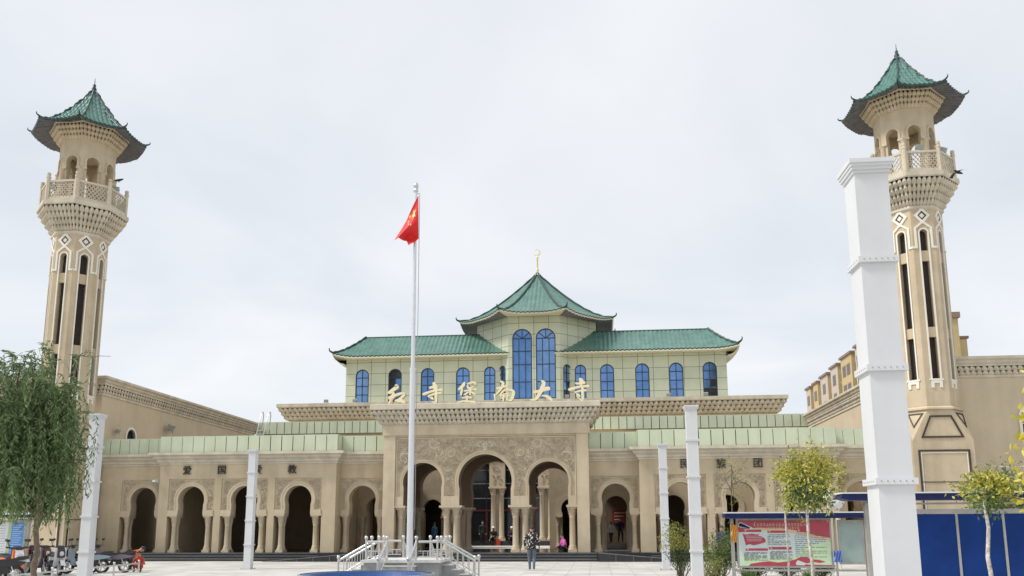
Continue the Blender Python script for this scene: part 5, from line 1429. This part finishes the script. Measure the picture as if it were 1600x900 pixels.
def shrub(base, label, rad, n, size, mat_, seed, h, stems=7, core=None):
    rr = random.Random(seed); t = thing('shrub', label, 'shrub', base, 0, 'shrubs around the white pillars'); st_ = MB(); lf = MB()
    for k in range(stems*4):
        a = rr.uniform(0, 2*pi); q = rr.uniform(.2, 1); e = Vector((rad*q*cos(a), rad*.8*q*sin(a), h*rr.uniform(.45, 1.0)*(1.15-.35*q)))
        s0 = Vector((rr.uniform(-.12, .12), rr.uniform(-.1, .1), 0)); pts = limb(st_, s0, e, .014, .004, rr, .06, 5)
        for i in range(n//(stems*4)):
            s = rr.uniform(.35, 1.05); b_ = s0.lerp(e, s)+Vector((rr.gauss(0, .07), rr.gauss(0, .07), rr.gauss(0, .07)))
            d = rv(rr); d.z -= .2; leaf(lf, b_, d, rv(rr), size*rr.uniform(.7, 1.3), size*.38, 0 if (b_.z > h*.5 or core is None) else 1)
    st_.build('stem', 'bark', t); lf.build('foliage', [mat_] if core is None else [mat_, core], t)
shrub((8.55, -16.6, 0), 'olive green shrub just left of the taller white pillar', .85, 2700, .08, 'oleaf', 31, 1.85, core='dleaf')
shrub((9.95, -15.6, 0), 'fresh green shrub between the white pillar and the red noticeboard', .85, 2300, .09, 'gleaf', 32, 1.65)
shrub((9.25, -18.6, 0), 'low wiry green shrub at the foot of the white pillar', .55, 900, .07, 'oleaf', 33, .9, 5)
for i, (x, y, w, l) in enumerate(((11.2, -14.9, .7, 'left'), (12.3, -14.7, .75, 'middle'), (13.4, -14.8, .6, 'right'))):
    shrub((x, y, 0), 'low dark green shrub under the '+l+' part of the red noticeboard', w, 1300, .07, 'dleaf', 40+i, .62, 5)
for i, (x, l) in enumerate(((10.4, 'by the left post of the red noticeboard'), (12.2, 'between the two pale trunks before the red noticeboard'))):
    rr = random.Random(50+i); t = thing('grass_tuft', 'tuft of narrow green blades '+l, 'grass tuft', (x, -18.2, 0)); lf = MB()
    for k in range(170):
        a = rr.uniform(0, 2*pi); leaf(lf, Vector((rr.uniform(-.1, .1), rr.uniform(-.1, .1), 0)), Vector((cos(a)*.6, sin(a)*.6, 1)), rv(rr), rr.uniform(.25, .5), .025)
    lf.build('blades', 'gleaf', t)

# ------------------------------------------------------------------ people
def person(loc, rz, pose, label, top, bottom, cap=None, scale=1.0, female=False, skirt=False, shoes=None, bulk=1, hem=None, legs=1):
    t = thing('person', label, 'person', loc, rz); t.scale = (scale,)*3
    J = dict(pel=(0, 0, .95), wst=(0, 0, 1.08), chs=(0, .0, 1.27), nek=(0, 0, 1.46), hd0=(0, .015, 1.53), hd=(0, .025, 1.61), crn=(0, .01, 1.69))
    for s, q in ((-1, 'l'), (1, 'r')):
        J['sh'+q] = (s*.185, 0, 1.39); J['el'+q] = (s*.245, -.02, 1.12); J['wr'+q] = (s*.25, .06, .88); J['ha'+q] = (s*.25, .09, .81)
        J['hp'+q] = (s*.095, 0, .90); J['kn'+q] = (s*.105, .03, .50); J['an'+q] = (s*.105, -.01, .09); J['to'+q] = (s*.115, .15, .035)
    J.update(pose)
    rad = dict(pel=(.145, .115), wst=(.135, .10), chs=(.165, .115), nek=(.058, .058), hd0=(.07, .08), hd=(.078, .098), crn=(.05, .06))
    for q in 'lr':
        for k, r in (('sh', .068), ('el', .048), ('wr', .031), ('ha', .034), ('hp', .10), ('kn', .066), ('an', .043), ('to', .036)): rad[k+q] = (r, r)
    E_ = [('pel', 'wst'), ('wst', 'chs'), ('chs', 'nek'), ('nek', 'hd0'), ('hd0', 'hd'), ('hd', 'crn')]
    for q in 'lr': E_ += [('chs', 'sh'+q), ('sh'+q, 'el'+q), ('el'+q, 'wr'+q), ('wr'+q, 'ha'+q), ('pel', 'hp'+q), ('hp'+q, 'kn'+q), ('kn'+q, 'an'+q), ('an'+q, 'to'+q)]
    for q in 'lr':
        w_ = Vector(J['wr'+q]); h_ = Vector(J['ha'+q]); d = (h_-w_).normalized(); side_ = d.cross(Vector((1, 0, 0))); side_ = side_.normalized() if side_.length > .1 else Vector((0, 1, 0))
        for k in range(5):
            nm = 'f%d%s' % (k, q); off = (k-1.5)*.019 if k < 4 else .035
            ln = (.075, .088, .082, .066, .045)[k]
            J[nm] = tuple(h_+side_*off*1.15+d*ln+Vector((0, .006, 0))) if k < 4 else tuple(h_+side_*.06+d*.02)
            rad[nm] = (.0095, .0095); E_.append(('ha'+q, nm))
    for k in ('wst', 'chs', 'shl', 'shr', 'ell', 'elr'): rad[k] = tuple(x*bulk for x in rad[k])
    for k in ('hpl', 'hpr', 'knl', 'knr', 'anl', 'anr'): rad[k] = tuple(x*legs for x in rad[k])
    if bulk > 1: rad['pel'] = (.175, .15); rad['wrl'] = rad['wrr'] = (.042, .042)
    names = list(J); me = bpy.data.meshes.new('body'); me.from_pydata([J[k] for k in names], [(names.index(a), names.index(b)) for a, b in E_], [])
    o = bpy.data.objects.new('body', me); col.objects.link(o)
    o.modifiers.new('s', 'SKIN'); o.modifiers['s'].use_smooth_shade = True
    for v, k in zip(me.skin_vertices[0].data, names): v.radius = rad[k]; v.use_root = (k == 'pel')
    sb = o.modifiers.new('u', 'SUBSURF'); sb.levels = 2
    dg = bpy.context.evaluated_depsgraph_get(); m2 = bpy.data.meshes.new_from_object(o.evaluated_get(dg)); bpy.data.objects.remove(o)
    mats = [top, bottom, 'skin', shoes or 'black', 'capwhite']
    m2.materials.clear()
    for q in mats: m2.materials.append(M[q] if isinstance(q, str) else q)
    up_ = ['pel', 'wst', 'chs', 'nek', 'shl', 'shr', 'ell', 'elr']; lo_ = ['hpl', 'hpr', 'knl', 'knr', 'anl', 'anr']
    cl = [(Vector(J[k]), i) for i, ks in ((0, ['wst', 'chs', 'shl', 'shr', 'ell', 'elr']), (1, ['hpl', 'hpr', 'knl', 'knr']), (2, ['hd0', 'hd', 'crn', 'hal', 'har']+['f%d%s' % (k, q) for k in range(5) for q in 'lr']), (3, ['tol', 'tor'])) for k in ks]
    def add(a, b, i, n=5):
        for k in range(n+1): cl.append((Vector(J[a]).lerp(Vector(J[b]), k/n), i))
    add('wst', 'chs', 0); add('chs', 'nek', 0, 3); 
    for q in 'lr': add('sh'+q, 'el'+q, 0); add('el'+q, 'wr'+q, 0); add('hp'+q, 'kn'+q, 1); add('kn'+q, 'an'+q, 1); add('an'+q, 'to'+q, 3, 2); cl.append((Vector(J['pel']).lerp(Vector(J['hp'+q]), .5), 1))
    for p_ in m2.polygons:
        c = p_.center; p_.material_index = min(cl, key=lambda e: (e[0]-c).length_squared)[1]; p_.use_smooth = True
        if hem and p_.material_index == 1 and c.z > hem: p_.material_index = 0
        if hem and p_.material_index == 0 and c.z < hem and abs(c.x) < .2: p_.material_index = 1
    b = bpy.data.objects.new('body', m2); col.objects.link(b); b.parent = t
    # face and ears stay part of the head; hair or cap is a child
    hd = Vector(J['hd']); ax = (Vector(J['crn'])-Vector(J['hd0'])).normalized(); fwd = Vector((0, 1, 0)); fwd = (fwd-ax*fwd.dot(ax)).normalized(); rt_ = fwd.cross(ax)
    h = MB(); g_ = []
    for i in range(8):
        th = R(6+84*i/7+(0)); row = []
        for k in range(16):
            a = 2*pi*k/16; lat = th*(1.28 if sin(a) < .2 else .78)
            row.append(hd+ax*.035+rt_*(.092*sin(lat)*cos(a))+fwd*(.108*sin(lat)*sin(a)-.008)+ax*(.098*cos(lat)))
        g_.append(row)
    h.grid(g_, 0, True, True); h.face([p_ for p_ in g_[0]]); h.build('hair', 'hair', b)
    if cap:
        c_ = MB(); g_ = [[hd+ax*.06+rt_*(.097*sin(th)*cos(2*pi*k/16))+fwd*(.112*sin(th)*sin(2*pi*k/16)-.008)+ax*(.085*cos(th)) for k in range(16)] for th in [R(5+80*i/6) for i in range(7)]]
        g_.append([p_-ax*.03 for p_ in g_[-1]]); c_.grid(g_, 0, True, True); c_.face(g_[0]); c_.build('cap', cap, b)
    # facial features, joined to the hair's parent as one small mesh
    fc = MB(); 
    fc.tube([hd+fwd*.088+ax*.005, hd+fwd*.112-ax*.02, hd+fwd*.09-ax*.03], [.008, .014, .008], 6, 0)
    for s in (-1, 1):
        fc.tube([hd+fwd*.086+rt_*s*.032+ax*.01-rt_*.012, hd+fwd*.089+rt_*s*.032+ax*.01+rt_*.012], .008, 6, 1)
        fc.tube([hd+rt_*s*.082+ax*.02-fwd*.01, hd+rt_*s*.09-fwd*.012, hd+rt_*s*.082-ax*.03], [.01, .016, .008], 6, 0)
    fc.tube([hd+fwd*.084-ax*.05-rt_*.022, hd+fwd*.09-ax*.05, hd+fwd*.084-ax*.05+rt_*.022], .006, 5, 2)
    fc.build('face', ['skin', 'hair', 'redframe'], b)
    return t
def pcloth(name, c, rough=.85): return mat(name, c, rough, var=.15, scale=9)
# walking man: dark jacket with pale blotches
J_ = bpy.data.materials.new('patterned_jacket'); J_.use_nodes = True; t_ = J_.node_tree; b_ = t_.nodes['Principled BSDF']; b_.inputs['Roughness'].default_value = .8
tcn = t_.nodes.new('ShaderNodeTexCoord'); vo = t_.nodes.new('ShaderNodeTexVoronoi'); vo.inputs['Scale'].default_value = 12; t_.links.new(tcn.outputs['Object'], vo.inputs['Vector'])
cr_ = t_.nodes.new('ShaderNodeValToRGB'); cr_.color_ramp.elements[0].position = .30; cr_.color_ramp.elements[0].color = (.72, .68, .60, 1); cr_.color_ramp.elements[1].position = .37; cr_.color_ramp.elements[1].color = (.018, .014, .018, 1)
t_.links.new(vo.outputs['Distance'], cr_.inputs[0]); t_.links.new(cr_.outputs[0], b_.inputs['Base Color'])
person((3.3, -10.75, .004), R(4), dict(knl=(-.09, .09, .51), anl=(-.07, .02, .10), tol=(-.08, .17, .04), knr=(.10, .06, .50), anr=(.09, -.16, .13), tor=(.10, -.03, .045),
       elr=(.26, .0, 1.14), wrr=(.30, .1, .93), har=(.31, .13, .87), ell=(-.27, -.03, 1.13), wrl=(-.26, .07, .90), hal=(-.24, .10, .84), hd=(.012, .04, 1.60), crn=(.02, .035, 1.68)),
       'man in dark white-spotted jacket and jeans walking to the portal', J_, pcloth('worn_jeans', (.10, .13, .17)), cap=None, shoes=paint((.22, .05, .05), 'dark_red_shoes', .6), scale=1.0, bulk=1.28, hem=.80, legs=1.18)
SIT = dict(pel=(0, 0, .16), wst=(0, .02, .30), chs=(0, .06, .50), nek=(0, .10, .69), hd0=(0, .13, .75), hd=(0, .16, .82), crn=(0, .16, .90),
           shl=(-.18, .08, .62), shr=(.18, .08, .62), ell=(-.23, .12, .38), elr=(.23, .12, .38), wrl=(-.12, .34, .36), wrr=(.12, .34, .36), hal=(-.05, .39, .35), har=(.05, .39, .35),
           hpl=(-.1, .03, .14), hpr=(.1, .03, .14), knl=(-.15, .42, .24), knr=(.15, .42, .24), anl=(-.14, .44, -.16), anr=(.14, .44, -.16), tol=(-.15, .58, -.20), tor=(.15, .58, -.20))
person((-1.95, 20.05, .66), R(180), SIT, 'seated man in black with white cap beside the red bag', 'black', 'black', 'capwhite', 1.22)
person((-.55, 20.05, .66), R(185), SIT, 'seated man in dark purple with white cap left of the paired columns', pcloth('plum_coat', (.05, .025, .045)), 'black', 'capwhite', 1.22)
person((-2.75, 19.6, .42), R(200), {}, 'standing man in black near the maroon door', 'black', 'black', None, 1.05)
SQ = dict(SIT); SQ.update(knl=(-.17, .36, .40), knr=(.17, .36, .40), anl=(-.14, .16, .07), anr=(.14, .16, .07), tol=(-.15, .32, .035), tor=(.15, .32, .035), pel=(0, -.05, .24), hpl=(-.1, -.02, .22), hpr=(.1, -.02, .22), wst=(0, 0, .38))
person((4.22, -.25, .42), R(115), SQ, 'woman in bright pink top squatting by the right portal column', pcloth('pink_top', (.62, .12, .42)), 'black', None, 1.0)
WALK = dict(knl=(-.1, .16, .52), anl=(-.1, .14, .12), tol=(-.1, .28, .06), knr=(.1, 0, .5), anr=(.1, -.18, .14), tor=(.1, -.04, .05))
person((6.75, 6.3, .78), R(160), WALK, 'youth in white shirt walking inside the arch right of the portal', pcloth('white_shirt', (.65, .67, .70)), pcloth('navy_trousers', (.02, .025, .05)), None, .72, hem=.86)
person((7.3, 6.7, .78), R(200), WALK, 'man in navy suit walking inside the arch right of the portal', pcloth('navy_jacket', (.018, .025, .07)), pcloth('navy_trousers', (.015, .018, .04)), None, .86, hem=.8)
person((11.75, -3.8, .0), R(170), {}, 'man in navy standing behind the green shrub near the red noticeboard', pcloth('navy_coat', (.03, .04, .10)), 'black', None, 1.0)
person((-4.02, 6.9, .42), R(60), {}, 'person in teal standing inside the left portal arch', pcloth('teal_top', (.05, .17, .24)), pcloth('dark_trousers', (.03, .03, .035)), None, .95, hem=.84)
person((-4.95, 3.2, .42), R(90), {}, 'person in navy standing half hidden beside the flagpole', pcloth('navy_robe', (.03, .045, .12)), 'black', None, .95)
person((-12.05, -12.5, 0), R(190), SQ, 'child in red jacket squatting at the end of the scooter rail', pcloth('red_jacket', (.45, .07, .05)), pcloth('red_trousers', (.38, .06, .045)), None, .86)
BEND = dict(pel=(0, -.1, .55), wst=(0, .02, .66), chs=(0, .18, .74), nek=(0, .36, .80), hd0=(0, .42, .82), hd=(0, .48, .85), crn=(0, .55, .90), shl=(-.17, .3, .74), shr=(.17, .3, .74), ell=(-.2, .36, .5), elr=(.2, .36, .5),
            wrl=(-.15, .5, .36), wrr=(.15, .5, .36), hal=(-.13, .54, .3), har=(.13, .54, .3), hpl=(-.1, -.08, .52), hpr=(.1, -.08, .52), knl=(-.12, .14, .34), knr=(.12, .14, .34), anl=(-.12, .0, .08), anr=(.12, .0, .08), tol=(-.12, .14, .035), tor=(.12, .14, .035))
person((-13.0, -11.6, 0), R(-75), BEND, 'child in orange shirt bending over behind the dark grey scooter', pcloth('orange_shirt', (.80, .15, .02)), 'black', None, 1.0)
rbg = thing('bag', 'red bag beside the seated man in black', 'bag', (-1.6, 19.6, .42))
b = MB(); b.prism([(-.2, 0), (.2, 0), (.22, .3), (.12, .46), (-.12, .46), (-.22, .3)], -.1, .1, plane_y(0)); b.build('body', paint((.6, .06, .03), 'red_bag', .6), rbg)
b = MB(); b.tube([(-.1, 0, .44), (-.06, 0, .6), (.06, 0, .6), (.1, 0, .44)], .015, 6); b.build('handle', paint((.5, .05, .03), 'red_handle', .6), rbg)
